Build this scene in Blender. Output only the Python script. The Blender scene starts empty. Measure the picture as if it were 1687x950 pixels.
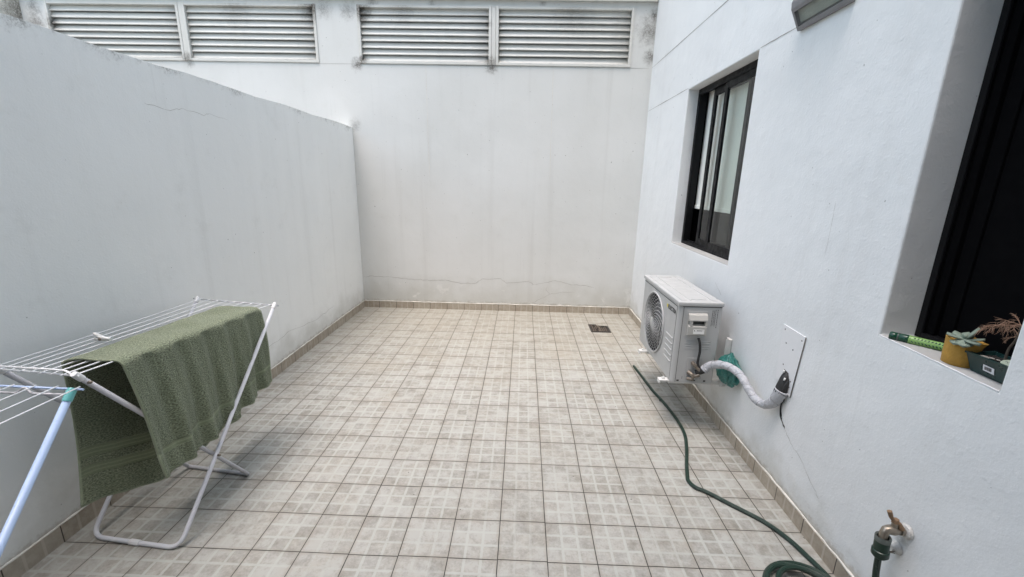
import bpy, bmesh, math, random
from mathutils import Vector, Matrix
R = math.radians
random.seed(7)
scn = bpy.context.scene
C = scn.collection

# ------------------------------------------------------------------ camera
cam_d = bpy.data.cameras.new('camera')
cam_d.sensor_fit = 'HORIZONTAL'; cam_d.sensor_width = 36.0
cam_d.lens = 695.776 * 36.0 / 1687.0
cam_d.clip_start = 0.05; cam_d.clip_end = 500
cam = bpy.data.objects.new('camera', cam_d); C.objects.link(cam)
PITCH, YAW, ROLL = 0.2471, -0.0234, 0.0213
fwd = Vector((math.sin(YAW)*math.cos(PITCH), math.cos(YAW)*math.cos(PITCH), -math.sin(PITCH)))
rgt = Vector((math.cos(YAW), -math.sin(YAW), 0)); up = rgt.cross(fwd)
r2 = math.cos(ROLL)*rgt + math.sin(ROLL)*up
u2 = -math.sin(ROLL)*rgt + math.cos(ROLL)*up
M = Matrix((r2, u2, -fwd)).transposed().to_4x4()
M.translation = Vector((0.0672, -4.7707, 1.4662))
cam.matrix_world = M
scn.camera = cam

# ------------------------------------------------------------------ sky, sun, exposure
SUN_EL, SUN_AZ = R(76), R(-150)            # azimuth from +Y towards +X
w = bpy.data.worlds.new('World'); scn.world = w; w.use_nodes = True
nt = w.node_tree; nt.nodes.clear()
sky = nt.nodes.new('ShaderNodeTexSky'); sky.sky_type = 'NISHITA'; sky.sun_disc = False
sky.sun_elevation = SUN_EL; sky.sun_rotation = SUN_AZ
sky.air_density = 1.0; sky.dust_density = 4.0; sky.ozone_density = 1.0
hs = nt.nodes.new('ShaderNodeHueSaturation'); hs.inputs['Saturation'].default_value = 0.95; hs.inputs['Hue'].default_value = 0.472
bg = nt.nodes.new('ShaderNodeBackground'); bg.inputs['Strength'].default_value = 0.14
wo = nt.nodes.new('ShaderNodeOutputWorld')
nt.links.new(sky.outputs[0], hs.inputs['Color']); nt.links.new(hs.outputs[0], bg.inputs['Color'])
nt.links.new(bg.outputs[0], wo.inputs['Surface'])
sd = bpy.data.lights.new('sun', 'SUN'); sd.energy = 0.72; sd.angle = R(28); sd.color = (1, 0.985, 0.96)
so = bpy.data.objects.new('sun', sd); C.objects.link(so)
sdir = Vector((math.sin(SUN_AZ)*math.cos(SUN_EL), math.cos(SUN_AZ)*math.cos(SUN_EL), math.sin(SUN_EL)))
so.rotation_euler = sdir.to_track_quat('Z', 'Y').to_euler()
vs = scn.view_settings
vs.view_transform = 'Standard'; vs.look = 'None'; vs.gamma = 1; vs.use_curve_mapping = False
vs.exposure = 1.5

# ------------------------------------------------------------------ node helpers
class NT:
    def __init__(s, name):
        s.m = bpy.data.materials.new(name); s.m.use_nodes = True
        s.t = s.m.node_tree; s.p = s.t.nodes['Principled BSDF']
        s.co = None
    def set(s, sock, v):
        if isinstance(v, (int, float)): sock.default_value = v
        elif isinstance(v, (tuple, list)):
            n = len(sock.default_value); v = tuple(v)
            sock.default_value = v + (1,)*(n-len(v)) if n > len(v) else v
        else: s.t.links.new(v, sock)
    def n(s, typ, **kw):
        nd = s.t.nodes.new(typ)
        for k, v in kw.items(): setattr(nd, k, v)
        return nd
    def obj(s):
        if s.co is None: s.co = s.n('ShaderNodeTexCoord').outputs['Object']
        return s.co
    def uv(s): return s.n('ShaderNodeTexCoord').outputs['UV']
    def ma(s, op, a, b=0.0, c=0.0):
        nd = s.n('ShaderNodeMath', operation=op)
        s.set(nd.inputs[0], a); s.set(nd.inputs[1], b); s.set(nd.inputs[2], c)
        return nd.outputs[0]
    def vm(s, op, a, b=(0, 0, 0)):
        nd = s.n('ShaderNodeVectorMath', operation=op)
        s.set(nd.inputs[0], a); s.set(nd.inputs[1], b)
        return nd.outputs['Value'] if op in ('LENGTH', 'DISTANCE', 'DOT_PRODUCT') else nd.outputs[0]
    def sep(s, v):
        nd = s.n('ShaderNodeSeparateXYZ'); s.set(nd.inputs[0], v); return nd.outputs
    def comb(s, x, y, z=0.0):
        nd = s.n('ShaderNodeCombineXYZ')
        for i, v in enumerate((x, y, z)): s.set(nd.inputs[i], v)
        return nd.outputs[0]
    def noise(s, v, scale, detail=3.0, rough=0.5, dist=0.0):
        nd = s.n('ShaderNodeTexNoise'); s.set(nd.inputs['Vector'], v)
        s.set(nd.inputs['Scale'], scale); s.set(nd.inputs['Detail'], detail)
        s.set(nd.inputs['Roughness'], rough); s.set(nd.inputs['Distortion'], dist)
        return nd.outputs['Fac']
    def white(s, v):
        nd = s.n('ShaderNodeTexWhiteNoise', noise_dimensions='3D'); s.set(nd.inputs['Vector'], v); return nd.outputs['Value']
    def rng(s, v, a, b, c=0.0, d=1.0, smooth=True):
        nd = s.n('ShaderNodeMapRange'); nd.interpolation_type = 'SMOOTHSTEP' if smooth else 'LINEAR'
        for k, x in zip(('Value', 'From Min', 'From Max', 'To Min', 'To Max'), (v, a, b, c, d)): s.set(nd.inputs[k], x)
        return nd.outputs[0]
    def mix(s, f, a, b, mode='MIX'):
        nd = s.n('ShaderNodeMix', data_type='RGBA', blend_type=mode)
        s.set(nd.inputs[0], f); s.set(nd.inputs[6], a); s.set(nd.inputs[7], b)
        return nd.outputs[2]
    def bump(s, h, dist, strength=1.0, nrm=None):
        nd = s.n('ShaderNodeBump'); s.set(nd.inputs['Height'], h)
        nd.inputs['Distance'].default_value = dist; nd.inputs['Strength'].default_value = strength
        if nrm is not None: s.set(nd.inputs['Normal'], nrm)
        return nd.outputs[0]
    def out(s, col=None, rough=None, normal=None, metal=None, spec=None):
        if col is not None: s.set(s.p.inputs['Base Color'], col)
        if rough is not None: s.set(s.p.inputs['Roughness'], rough)
        if normal is not None: s.set(s.p.inputs['Normal'], normal)
        if metal is not None: s.set(s.p.inputs['Metallic'], metal)
        if spec is not None: s.set(s.p.inputs['Specular IOR Level'], spec)
        return s.m

def simple(name, col, rough=0.5, metal=0.0, var=0.12, scale=14, bumpd=0.0, bscale=200, spec=0.5):
    t = NT(name); o = t.obj()
    f = t.noise(o, scale, 5, 0.6)
    lo = tuple(c*(1-var) for c in col); hi = tuple(min(1, c*(1+var)) for c in col)
    nrm = t.bump(t.noise(o, bscale, 3), bumpd) if bumpd else None
    r = t.rng(t.noise(o, scale*2.3, 3), 0.3, 0.7, max(0.05, rough-0.1), min(1, rough+0.1))
    return t.out(t.mix(f, lo, hi), r, nrm, metal, spec)

# ------------------------------------------------------------------ materials
def plaster(name, base, tint, normal_axis, bump_fine=0.0012, spots=(), top=None, bottom=None, streak=0.07, bscale=1.0):
    """painted render: blotches, rain streaks, trowel texture, mould spots that each have a place of their own"""
    t = NT(name); o = t.obj(); x, y, z = t.sep(o)[:]
    h = x if normal_axis == 'y' else y
    big = t.noise(o, 0.9, 4, 0.55)
    col = t.mix(t.rng(big, 0.32, 0.68), base, tint)
    st = t.noise(t.comb(t.ma('MULTIPLY', x, 9), t.ma('MULTIPLY', y, 9), t.ma('MULTIPLY', z, 0.35)), 1.0, 4, 0.6)
    col = t.mix(t.rng(st, 0.52, 0.8, 0, streak*3), col, (0.42, 0.41, 0.38))
    st2 = t.noise(t.comb(t.ma('MULTIPLY', x, 30), t.ma('MULTIPLY', y, 30), t.ma('MULTIPLY', z, 0.8)), 1.0, 3, 0.6)
    col = t.mix(t.rng(st2, 0.62, 0.8, 0, streak*2), col, (0.36, 0.355, 0.33))
    mid = t.noise(o, 7, 6, 0.65)
    col = t.mix(t.rng(mid, 0.55, 0.8, 0, 0.16), col, (0.50, 0.49, 0.45))
    speck = t.noise(o, 55, 2, 0.4)
    col = t.mix(t.rng(speck, 0.76, 0.80, 0, 0.65), col, (0.12, 0.115, 0.10))
    fray = t.noise(o, 24, 6, 0.75); fine = t.noise(o, 85, 5, 0.7, 0.8)
    coarse = t.noise(o, 4, 4, 0.6)
    for (cx, cy, cz, rad, amt) in spots:
        d = t.vm('DISTANCE', o, (cx, cy, cz))
        d = t.ma('ADD', d, t.ma('MULTIPLY', t.ma('SUBTRACT', fray, 0.5), rad*1.5))
        k_ = t.ma('MULTIPLY', t.rng(d, -0.1*rad, rad, amt, 0), t.rng(fine, 0.32, 0.55, 0.2, 1))
        col = t.mix(k_, col, (0.075, 0.062, 0.048))
    if top is not None:          # mould creeping down from the coping
        d = t.ma('SUBTRACT', top, z)
        d = t.ma('ADD', d, t.ma('MULTIPLY', t.ma('SUBTRACT', fray, 0.46), 0.22))
        d = t.ma('ADD', d, t.ma('MULTIPLY', t.ma('SUBTRACT', coarse, 0.42), 0.3))
        col = t.mix(t.ma('MULTIPLY', t.rng(d, -0.04, 0.07, 0.75, 0), t.rng(fine, 0.40, 0.62, 0.1, 1)), col, (0.14, 0.13, 0.105))
    if bottom is not None:       # damp band with flaking patches
        d = t.ma('ADD', z, t.ma('MULTIPLY', t.ma('SUBTRACT', coarse, 0.5), 0.5))
        col = t.mix(t.rng(d, 0.05, bottom, 0.5, 0), col, (0.46, 0.45, 0.40))
        fl = t.noise(o, 6.5, 5, 0.6, 0.6)
        zz = t.rng(z, 0.10, bottom*1.1, 1, 0)
        col = t.mix(t.ma('MULTIPLY', t.rng(fl, 0.6, 0.68), t.ma('MULTIPLY', zz, 0.5)), col, (0.80, 0.79, 0.76))
        d2 = t.ma('ADD', z, t.ma('MULTIPLY', t.ma('SUBTRACT', fray, 0.5), 0.12))
        col = t.mix(t.rng(d2, 0.07, 0.11, 0.55, 0), col, (0.33, 0.29, 0.23))
    b1 = t.noise(o, 130*bscale, 3, 0.6)
    b2 = t.noise(o, 22*bscale, 4, 0.6)
    b3 = t.noise(o, 2.2, 3, 0.5)
    pit = t.rng(t.noise(o, 48*bscale, 3, 0.55), 0.55, 0.72)
    b1 = t.ma('ADD', b1, t.ma('MULTIPLY', pit, 0.35))
    hgt = t.ma('ADD', t.ma('MULTIPLY', b1, 0.35), t.ma('ADD', t.ma('MULTIPLY', b2, 0.6), t.ma('MULTIPLY', b3, 5.0)))
    return t.out(col, t.rng(mid, 0.3, 0.7, 0.62, 0.85), t.bump(hgt, bump_fine), spec=0.3)

WX_L, WX_R, WY = -1.784, 1.33, -0.029
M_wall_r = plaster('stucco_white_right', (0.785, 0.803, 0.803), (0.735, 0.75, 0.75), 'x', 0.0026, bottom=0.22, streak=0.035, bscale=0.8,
                   spots=[(1.33, -3.60, 0.36, 0.035, 0.5), (1.33, -2.93, 0.56, 0.045, 0.55)])
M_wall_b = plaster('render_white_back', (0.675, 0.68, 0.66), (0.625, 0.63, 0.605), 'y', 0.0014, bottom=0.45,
                   spots=[(1.29, WY, 2.95, 0.20, 0.7), (1.31, WY, 2.72, 0.10, 0.8), (1.31, WY, 3.1, 0.08, 0.8), (-1.69, WY, 2.61, 0.09, 0.9), (-1.75, WY, 3.1, .12, .6), (-5.0, WY, 2.95, .15, .7),
                          (-0.30, WY, 2.60, 0.09, 0.9), (-2.0, WY, 3.12, 0.13, 0.55), (-3.45, WY, 2.60, 0.07, 0.6),
                          (-1.75, WY, 2.02, 0.10, 0.45), (-5.0, WY, 3.1, 0.12, 0.6), (-1.5, WY, 3.17, 0.09, 0.5),
                          (0.2, WY, 3.19, 0.05, 0.5), (-0.9, WY, 3.18, 0.06, 0.5)])
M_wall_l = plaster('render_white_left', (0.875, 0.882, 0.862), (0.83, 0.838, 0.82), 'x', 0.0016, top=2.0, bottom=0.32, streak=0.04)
M_wall_n = plaster('render_weathered', (0.70, 0.68, 0.62), (0.60, 0.58, 0.52), 'x', 0.002, streak=0.2,
                   spots=[(-5.13, -0.05, 3.05, 0.3, 0.85), (-5.13, -0.3, 2.75, 0.2, 0.6)])
M_soffit = plaster('soffit_paint', (0.62, 0.61, 0.58), (0.48, 0.47, 0.44), 'y', 0.0014, streak=0.2)

def floor_mat():
    t = NT('ceramic_floor_tiles'); o = t.obj(); T = 0.2
    x, y, z = t.sep(o)[:]
    wob = t.noise(o, 1.3, 2); wob2 = t.noise(t.vm('ADD', o, (7, 3, 1)), 1.3, 2)
    u = t.ma('ADD', t.ma('DIVIDE', x, T), t.ma('MULTIPLY', t.ma('SUBTRACT', wob, 0.5), 0.05))
    v = t.ma('ADD', t.ma('DIVIDE', y, T), t.ma('MULTIPLY', t.ma('SUBTRACT', wob2, 0.5), 0.05))
    iu, iv = t.ma('FLOOR', u), t.ma('FLOOR', v)
    # each tile was laid a hair off the line
    v = t.ma('ADD', v, t.ma('MULTIPLY', t.ma('SUBTRACT', t.white(t.comb(iu, 4.0, 9.3)), 0.5), 0.022))
    iv = t.ma('FLOOR', v)
    fu, fv = t.ma('SUBTRACT', u, iu), t.ma('SUBTRACT', v, iv)
    mott0 = t.noise(o, 14, 3)
    def edge(f): return t.ma('MINIMUM', f, t.ma('SUBTRACT', 1.0, f))
    e = t.ma('MINIMUM', edge(fu), edge(fv))
    grout = t.rng(t.ma('ADD', e, t.ma('MULTIPLY', t.ma('SUBTRACT', mott0, 0.5), 0.006)), 0.005, 0.010, 1, 0)
    tile = t.comb(iu, iv, 0.5); tr = t.white(tile); tr2 = t.white(t.comb(iu, iv, 3.7))
    su, sv = t.ma('FLOOR', t.ma('MULTIPLY', u, 3)), t.ma('FLOOR', t.ma('MULTIPLY', v, 3))
    sr = t.white(t.comb(su, sv, 1.5))
    def ln(f):
        a = t.ma('ABSOLUTE', t.ma('SUBTRACT', f, 1/3)); b = t.ma('ABSOLUTE', t.ma('SUBTRACT', f, 2/3))
        return t.ma('MINIMUM', a, b)
    jit = t.ma('MULTIPLY', t.ma('SUBTRACT', t.noise(o, 70, 2), 0.5), 0.012)
    lm = t.rng(t.ma('ADD', t.ma('MINIMUM', ln(fu), ln(fv)), jit), 0.022, 0.034, 1, 0)
    mott = t.noise(o, 26, 6, 0.68); mott2 = t.noise(o, 9, 5, 0.62, 0.4); big = t.noise(o, 0.8, 3)
    light, dark = (0.362, 0.360, 0.332), (0.208, 0.202, 0.180)
    f = t.ma('MULTIPLY', t.rng(sr, 0.0, 1.0, 0.20, 0.58), t.rng(tr, 0, 1, 0.6, 1.0))
    f = t.ma('ADD', f, t.ma('MULTIPLY', t.ma('SUBTRACT', mott, 0.5), 2.3))
    f = t.ma('ADD', f, t.ma('MULTIPLY', t.ma('SUBTRACT', t.noise(o, 110, 3, 0.6), 0.5), 0.9))
    f = t.ma('ADD', f, t.ma('MULTIPLY', t.ma('SUBTRACT', mott2, 0.5), 1.3))
    f = t.ma('ADD', f, t.ma('MULTIPLY', t.ma('SUBTRACT', big, 0.5), 0.5))
    col = t.mix(t.rng(f, 0, 1, 0, 1, False), light, dark)
    warm = t.mix(t.rng(mott2, 0.35, 0.7, 0, 0.5), col, (0.97, 0.92, 0.85), 'MULTIPLY')
    col = warm
    col = t.mix(t.ma('MULTIPLY', lm, t.rng(tr2, 0, 0.6, 0.3, 0.7)), col, (0.40, 0.41, 0.378))
    # dirt: ground in along joints and in broad patches
    near = t.rng(t.ma('ADD', e, t.ma('MULTIPLY', t.ma('SUBTRACT', mott, 0.5), 0.25)), 0.0, 0.08, 0.38, 0)
    col = t.mix(near, col, (0.25, 0.22, 0.18))
    d = t.noise(t.vm('ADD', o, (3, 1, 2)), 1.7, 6, 0.66)
    col = t.mix(t.rng(d, 0.52, 0.75, 0, 0.30), col, (0.30, 0.262, 0.205))
    # warm darker tint growing towards the far end, its edge broken by noise
    back = t.ma('ADD', y, t.ma('MULTIPLY', t.ma('SUBTRACT', d, 0.5), 2.2))
    col = t.mix(t.rng(back, -2.2, -0.2, 0, 0.45), col, (0.28, 0.255, 0.20))
    sp = t.noise(o, 46, 1, 0.3)
    col = t.mix(t.rng(sp, 0.80, 0.83, 0, 0.8), col, (0.06, 0.05, 0.04))
    col = t.mix(grout, col, (0.022, 0.02, 0.016))
    h = t.ma('ADD', t.ma('MULTIPLY', grout, -1.0), t.ma('ADD', t.ma('MULTIPLY', mott, 0.12), t.ma('ADD', t.ma('MULTIPLY', lm, -0.08), t.ma('ADD', t.ma('MULTIPLY', fu, t.rng(tr, 0, 1, -1.2, 1.2)), t.ma('MULTIPLY', fv, t.rng(tr2, 0, 1, -1.2, 1.2))))))
    tl = t.comb(t.ma('MULTIPLY', t.ma('SUBTRACT', tr, 0.5), fu), 0, 0)
    return t.out(col, t.rng(mott2, 0.3, 0.7, 0.42, 0.62), t.bump(h, 0.0016), spec=0.4)
M_floor = floor_mat()

def skirt_mat(axis):
    t = NT('skirting_tile_'+axis); o = t.obj(); x, y, z = t.sep(o)[:]
    a = t.ma('DIVIDE', x if axis == 'x' else y, 0.2)
    ia = t.ma('FLOOR', a); f = t.ma('SUBTRACT', a, ia)
    e = t.ma('MINIMUM', f, t.ma('SUBTRACT', 1.0, f))
    j = t.rng(e, 0.007, 0.014, 1, 0)
    l = t.ma('MINIMUM', t.ma('ABSOLUTE', t.ma('SUBTRACT', f, 1/3)), t.ma('ABSOLUTE', t.ma('SUBTRACT', f, 2/3)))
    lm = t.rng(l, 0.018, 0.03, 1, 0)
    m = t.noise(o, 30, 5, 0.65); b = t.noise(o, 3, 3)
    c = t.mix(t.rng(m, 0.3, 0.7), (0.42, 0.365, 0.295), (0.31, 0.262, 0.20))
    c = t.mix(t.ma('MULTIPLY', t.white(t.comb(ia, 2.0, 1.0)), 0.45), c, (0.46, 0.425, 0.36))
    c = t.mix(t.ma('MULTIPLY', lm, 0.6), c, (0.52, 0.47, 0.40))
    c = t.mix(t.rng(b, 0.5, 0.7, 0, 0.35), c, (0.27, 0.22, 0.165))
    c = t.mix(j, c, (0.06, 0.048, 0.038))
    return t.out(c, 0.55, t.bump(t.ma('ADD', t.ma('MULTIPLY', j, -1.0), t.ma('MULTIPLY', m, 0.15)), 0.001))
M_skx, M_sky = skirt_mat('x'), skirt_mat('y')

M_sill = plaster('grubby_sill', (0.46, 0.46, 0.45), (0.34, 0.335, 0.32), 'x', 0.0016, streak=0.2)
M_mortar = simple('mortar_white', (0.66, 0.64, 0.58), 0.9, var=0.3, scale=30, bumpd=0.002, bscale=120)
M_groove = simple('groove_shadow_gap', (0.30, 0.29, 0.27), 0.9)
M_crack = simple('crack_dark', (0.37, 0.36, 0.33), 0.95, var=0.35, scale=9)
M_crack2 = simple('crack_black', (0.05, 0.045, 0.04), 0.95)
M_louver = plaster('louver_paint', (0.66, 0.655, 0.62), (0.60, 0.595, 0.555), 'y', 0.0002, streak=0.08,
                   spots=[(-1.62, -0.02, 3.10, 0.16, 1), (-1.64, -0.02, 2.64, 0.09, 1), (-0.31, -0.02, 2.64, 0.09, 1), (-1.2, 0, 3.12, .2, .35), (.5, 0, 3.11, .3, .35), (-2.9, 0, 3.12, .25, .35),
                          (-2.10, -0.02, 3.12, 0.2, 1), (-0.33, -0.02, 3.0, 0.05, 0.8), (-4.85, -0.02, 2.95, 0.12, 0.9), (-3.46, -0.02, 2.64, 0.09, 1)])
M_black = simple('dark_void', (0.012, 0.012, 0.012), 0.95, spec=0.1)
M_scr = simple('near_black_matte', (0.003, 0.003, 0.0035), 0.95, spec=0.05)
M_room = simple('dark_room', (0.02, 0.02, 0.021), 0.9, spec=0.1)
M_alu = simple('black_anodised_aluminium', (0.007, 0.0072, 0.008), 0.5, var=0.3, spec=0.16)
M_blind = simple('roller_blind_fabric', (0.88, 0.88, 0.82), 0.85, var=0.04)
M_room2 = simple('room_curtain_grey', (0.10, 0.10, 0.105), 0.9)
def glass_mat():
    t = NT('window_glass'); o = t.obj()
    tr = t.n('ShaderNodeBsdfTransparent'); tr.inputs['Color'].default_value = (0.95, 0.965, 0.957, 1)
    gl = t.n('ShaderNodeBsdfGlossy'); t.set(gl.inputs['Roughness'], t.rng(t.noise(o, 8, 3), 0.3, 0.7, 0.0, 0.04))
    fr = t.n('ShaderNodeFresnel'); fr.inputs['IOR'].default_value = 1.45
    mx = t.n('ShaderNodeMixShader'); bk = t.n('ShaderNodeNewGeometry').outputs['Backfacing']; t.set(mx.inputs[0], t.ma('MULTIPLY', fr.outputs[0], t.ma('SUBTRACT', 1.0, bk)))
    t.t.links.new(tr.outputs[0], mx.inputs[1]); t.t.links.new(gl.outputs[0], mx.inputs[2])
    t.t.links.new(mx.outputs[0], t.t.nodes['Material Output'].inputs['Surface'])
    return t.m
M_glass = glass_mat()
M_ac = simple('ac_cabinet_paint', (0.43, 0.435, 0.43), 0.42, var=0.05, scale=6, bumpd=0.0001)
M_ac2 = simple('ac_plastic_cover', (0.45, 0.44, 0.41), 0.45, var=0.06)
M_acd = simple('ac_inside_dark', (0.012, 0.012, 0.013), 0.6)
M_fan = simple('fan_plastic', (0.05, 0.052, 0.055), 0.5)
M_seam = simple('seam_dark', (0.05, 0.05, 0.048), 0.8)
M_ink = simple('black_print', (0.02, 0.02, 0.02), 0.6)
M_ink2 = simple('grey_print', (0.12, 0.12, 0.12), 0.7)
M_yellow = simple('yellow_print', (0.70, 0.60, 0.03), 0.5)
M_sticker = simple('white_sticker', (0.80, 0.80, 0.78), 0.5, var=0.03)
M_rubber = simple('black_rubber', (0.018, 0.018, 0.018), 0.6, bumpd=0.0006)
M_brass = simple('valve_metal_dirty', (0.22, 0.19, 0.155), 0.45, metal=0.6, var=0.3, scale=60)
M_steel = simple('bracket_white_steel', (0.62, 0.62, 0.60), 0.4, var=0.12)
def pipe_mat():
    t = NT('white_pipe_wrap'); o = t.obj(); u = t.uv(); a, b, _ = t.sep(u)[:]
    w_ = t.ma('FRACT', t.ma('ADD', t.ma('MULTIPLY', b, 16), t.ma('ADD', t.ma('MULTIPLY', a, 1.0), t.ma('MULTIPLY', t.noise(o, 12, 3), 0.6))))
    l = t.rng(w_, 0.0, 0.10, 1, 0)
    n = t.noise(o, 60, 4)
    c = t.mix(t.ma('MULTIPLY', l, 0.75), (0.44, 0.45, 0.475), (0.15, 0.15, 0.16))
    c = t.mix(t.rng(t.noise(o, 95, 2), 0.72, 0.78, 0, 0.7), c, (0.08, 0.08, 0.1))
    return t.out(c, 0.5, t.bump(t.ma('ADD', t.ma('MULTIPLY', w_, 1.2), t.ma('MULTIPLY', n, 2.0)), 0.004))
M_pipe = pipe_mat()
def bag_mat():
    t = NT('teal_plastic_bag'); o = t.obj(); n = t.noise(o, 26, 5, 0.65, 0.8)
    t.out(t.mix(n, (0.012, 0.12, 0.105), (0.075, 0.34, 0.30)), 0.3, t.bump(t.noise(o, 55, 4, 0.6, 1.0), 0.004))
    t.p.inputs['Transmission Weight'].default_value = 0.3
    return t.m
M_bag = bag_mat()
M_plate = simple('painted_cover_plate', (0.76, 0.765, 0.77), 0.6, var=0.04, bumpd=0.0004, bscale=90)
M_dot = simple('screw_hole_dark', (0.16, 0.155, 0.15), 0.8)
def hose_mat():
    t = NT('green_hose_rubber'); u = t.uv(); a, b, _ = t.sep(u)[:]; o = t.obj()
    s_ = t.ma('SINE', t.ma('MULTIPLY', a, 6.2832*12))
    n = t.noise(o, 30, 4)
    c = t.mix(n, (0.003, 0.018, 0.011), (0.008, 0.036, 0.023))
    c = t.mix(t.rng(n, 0.5, 0.72, 0, 0.4), c, (0.05, 0.075, 0.06)); c = t.mix(t.rng(t.noise(o, 160, 3), 0.62, 0.7, 0, 0.5), c, (0.10, 0.11, 0.09))
    return t.out(c, 0.42, t.bump(s_, 0.0006))
M_hose = hose_mat()
M_conn = simple('green_hose_fitting', (0.004, 0.026, 0.015), 0.4)
M_conn2 = simple('grey_hose_collar', (0.10, 0.115, 0.105), 0.45)
M_tap = simple('tarnished_brass', (0.30, 0.26, 0.21), 0.38, metal=0.75, var=0.3, scale=50)
M_rust = simple('rusty_tap_lever', (0.20, 0.125, 0.07), 0.65, var=0.5, scale=80)
M_paint_old = simple('flaking_white_paint', (0.62, 0.61, 0.58), 0.8, var=0.35, scale=110, bumpd=0.002, bscale=140)
M_lamp = simple('grey_lamp_housing', (0.20, 0.195, 0.20), 0.5, var=0.12, bumpd=0.0003)
M_lampi = simple('lamp_reflector_dull', (0.27, 0.29, 0.265), 0.45, metal=0.3, var=0.2)
M_rackw = simple('rack_white_enamel', (0.56, 0.57, 0.60), 0.38, var=0.1)
M_rackg = simple('rack_grey_and_shade', (0.46, 0.46, 0.48), 0.42, var=0.14, scale=30)
M_wire = simple('rack_wire_white', (0.80, 0.81, 0.82), 0.4, var=0.1)
M_capw = simple('white_plastic_cap', (0.72, 0.72, 0.72), 0.4)
M_rackb = simple('rack_light_blue_enamel', (0.42, 0.54, 0.76), 0.36, var=0.08)
M_teal = simple('teal_plastic_cap', (0.13, 0.42, 0.42), 0.4)
M_peg = simple('white_plastic_peg', (0.76, 0.76, 0.74), 0.4)
def towel_mat():
    t = NT('sage_terry_cloth'); o = t.obj(); u = t.uv(); a, b, _ = t.sep(u)[:]   # a along the hem, b along the drape, metres
    n = t.noise(o, 330, 2, 0.5); loops = t.noise(t.comb(t.ma('MULTIPLY', a, 140), t.ma('MULTIPLY', b, 260), 0), 1.0, 2, 0.6)
    big = t.noise(o, 11, 4)
    c = t.mix(t.rng(loops, 0.32, 0.68), (0.090, 0.104, 0.062), (0.345, 0.39, 0.265))
    c = t.mix(t.rng(big, 0.3, 0.7, 0, 0.28), c, (0.13, 0.155, 0.09))
    def band(lo, hi): return t.ma('MULTIPLY', t.rng(b, lo-0.002, lo+0.002), t.rng(b, hi-0.002, hi+0.002, 1, 0))
    L = t.ma('ADD', band(0.105, 0.145), band(0.175, 0.215))          # two flat woven bands on the wall-side end
    rib = t.ma('FRACT', t.ma('MULTIPLY', b, 70))
    D = 1.242
    Rb = band(D-0.108, D-0.082)                                       # ribbed border on the other end
    flat = t.ma('MINIMUM', t.ma('ADD', L, Rb), 1.0)
    fc = t.mix(t.rng(rib, 0.2, 0.5, 0, 0.4), (0.25, 0.285, 0.185), (0.09, 0.105, 0.06))
    c = t.mix(t.ma('MULTIPLY', flat, 0.85), c, fc)
    ed = t.ma('MINIMUM', t.ma('MINIMUM', a, t.ma('SUBTRACT', 0.74, a)), t.ma('MINIMUM', b, t.ma('SUBTRACT', D, b)))
    c = t.mix(t.rng(ed, 0.004, 0.008, 1, 0), c, (0.30, 0.34, 0.23))
    h = t.ma('MULTIPLY', t.ma('ADD', t.ma('MULTIPLY', loops, 1.0), t.ma('MULTIPLY', n, 0.6)), t.ma('SUBTRACT', 1.0, t.ma('MULTIPLY', flat, 0.85)))
    h = t.ma('ADD', h, t.ma('MULTIPLY', t.ma('MULTIPLY', flat, rib), 0.3))
    m = t.out(c, 0.95, t.bump(h, 0.0075), spec=0.1)
    t.p.inputs['Sheen Weight'].default_value = 0.2
    return m
M_towel = towel_mat()
M_terra = simple('ochre_clay_pot', (0.46, 0.255, 0.045), 0.75, var=0.25, scale=45, bumpd=0.0015, bscale=120)
M_succ = simple('grey_green_succulent', (0.21, 0.26, 0.205), 0.6, var=0.2, scale=50)
M_soil = simple('dark_potting_soil', (0.035, 0.03, 0.026), 0.95, var=0.5, scale=140, bumpd=0.004, bscale=160)
M_tray = simple('dark_green_glazed_tray', (0.010, 0.036, 0.034), 0.35, var=0.12)
M_label_p = simple('barcode_paper', (0.72, 0.72, 0.74), 0.6, var=0.03)
M_tag = simple('cream_plant_tag', (0.62, 0.66, 0.50), 0.6)
M_stone = simple('pale_pebble', (0.42, 0.38, 0.33), 0.8, var=0.3)
M_bark = simple('dry_grey_bark', (0.11, 0.085, 0.065), 0.9, var=0.35, scale=90, bumpd=0.001)
M_twig = simple('dead_brown_twigs', (0.30, 0.18, 0.12), 0.9, var=0.35, scale=60)
M_nozd = simple('dark_green_plastic', (0.008, 0.055, 0.030), 0.3)
M_nozl = simple('lime_green_plastic', (0.24, 0.42, 0.13), 0.4)
M_gratef = simple('dark_drain_rim', (0.03, 0.024, 0.02), 0.8, var=0.4, scale=60)
M_grate = simple('rusted_drain_iron', (0.13, 0.105, 0.082), 0.75, var=0.5, scale=70, metal=0.3, bumpd=0.002)
M_rear = simple('light_blocker_dark_grey', (0.06, 0.06, 0.063), 0.9, scale=3)  # for the added rear wall, dark so it bounces little light
M_ground = simple('bare_concrete_ground', (0.30, 0.29, 0.27), 0.9, scale=2)

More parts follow.
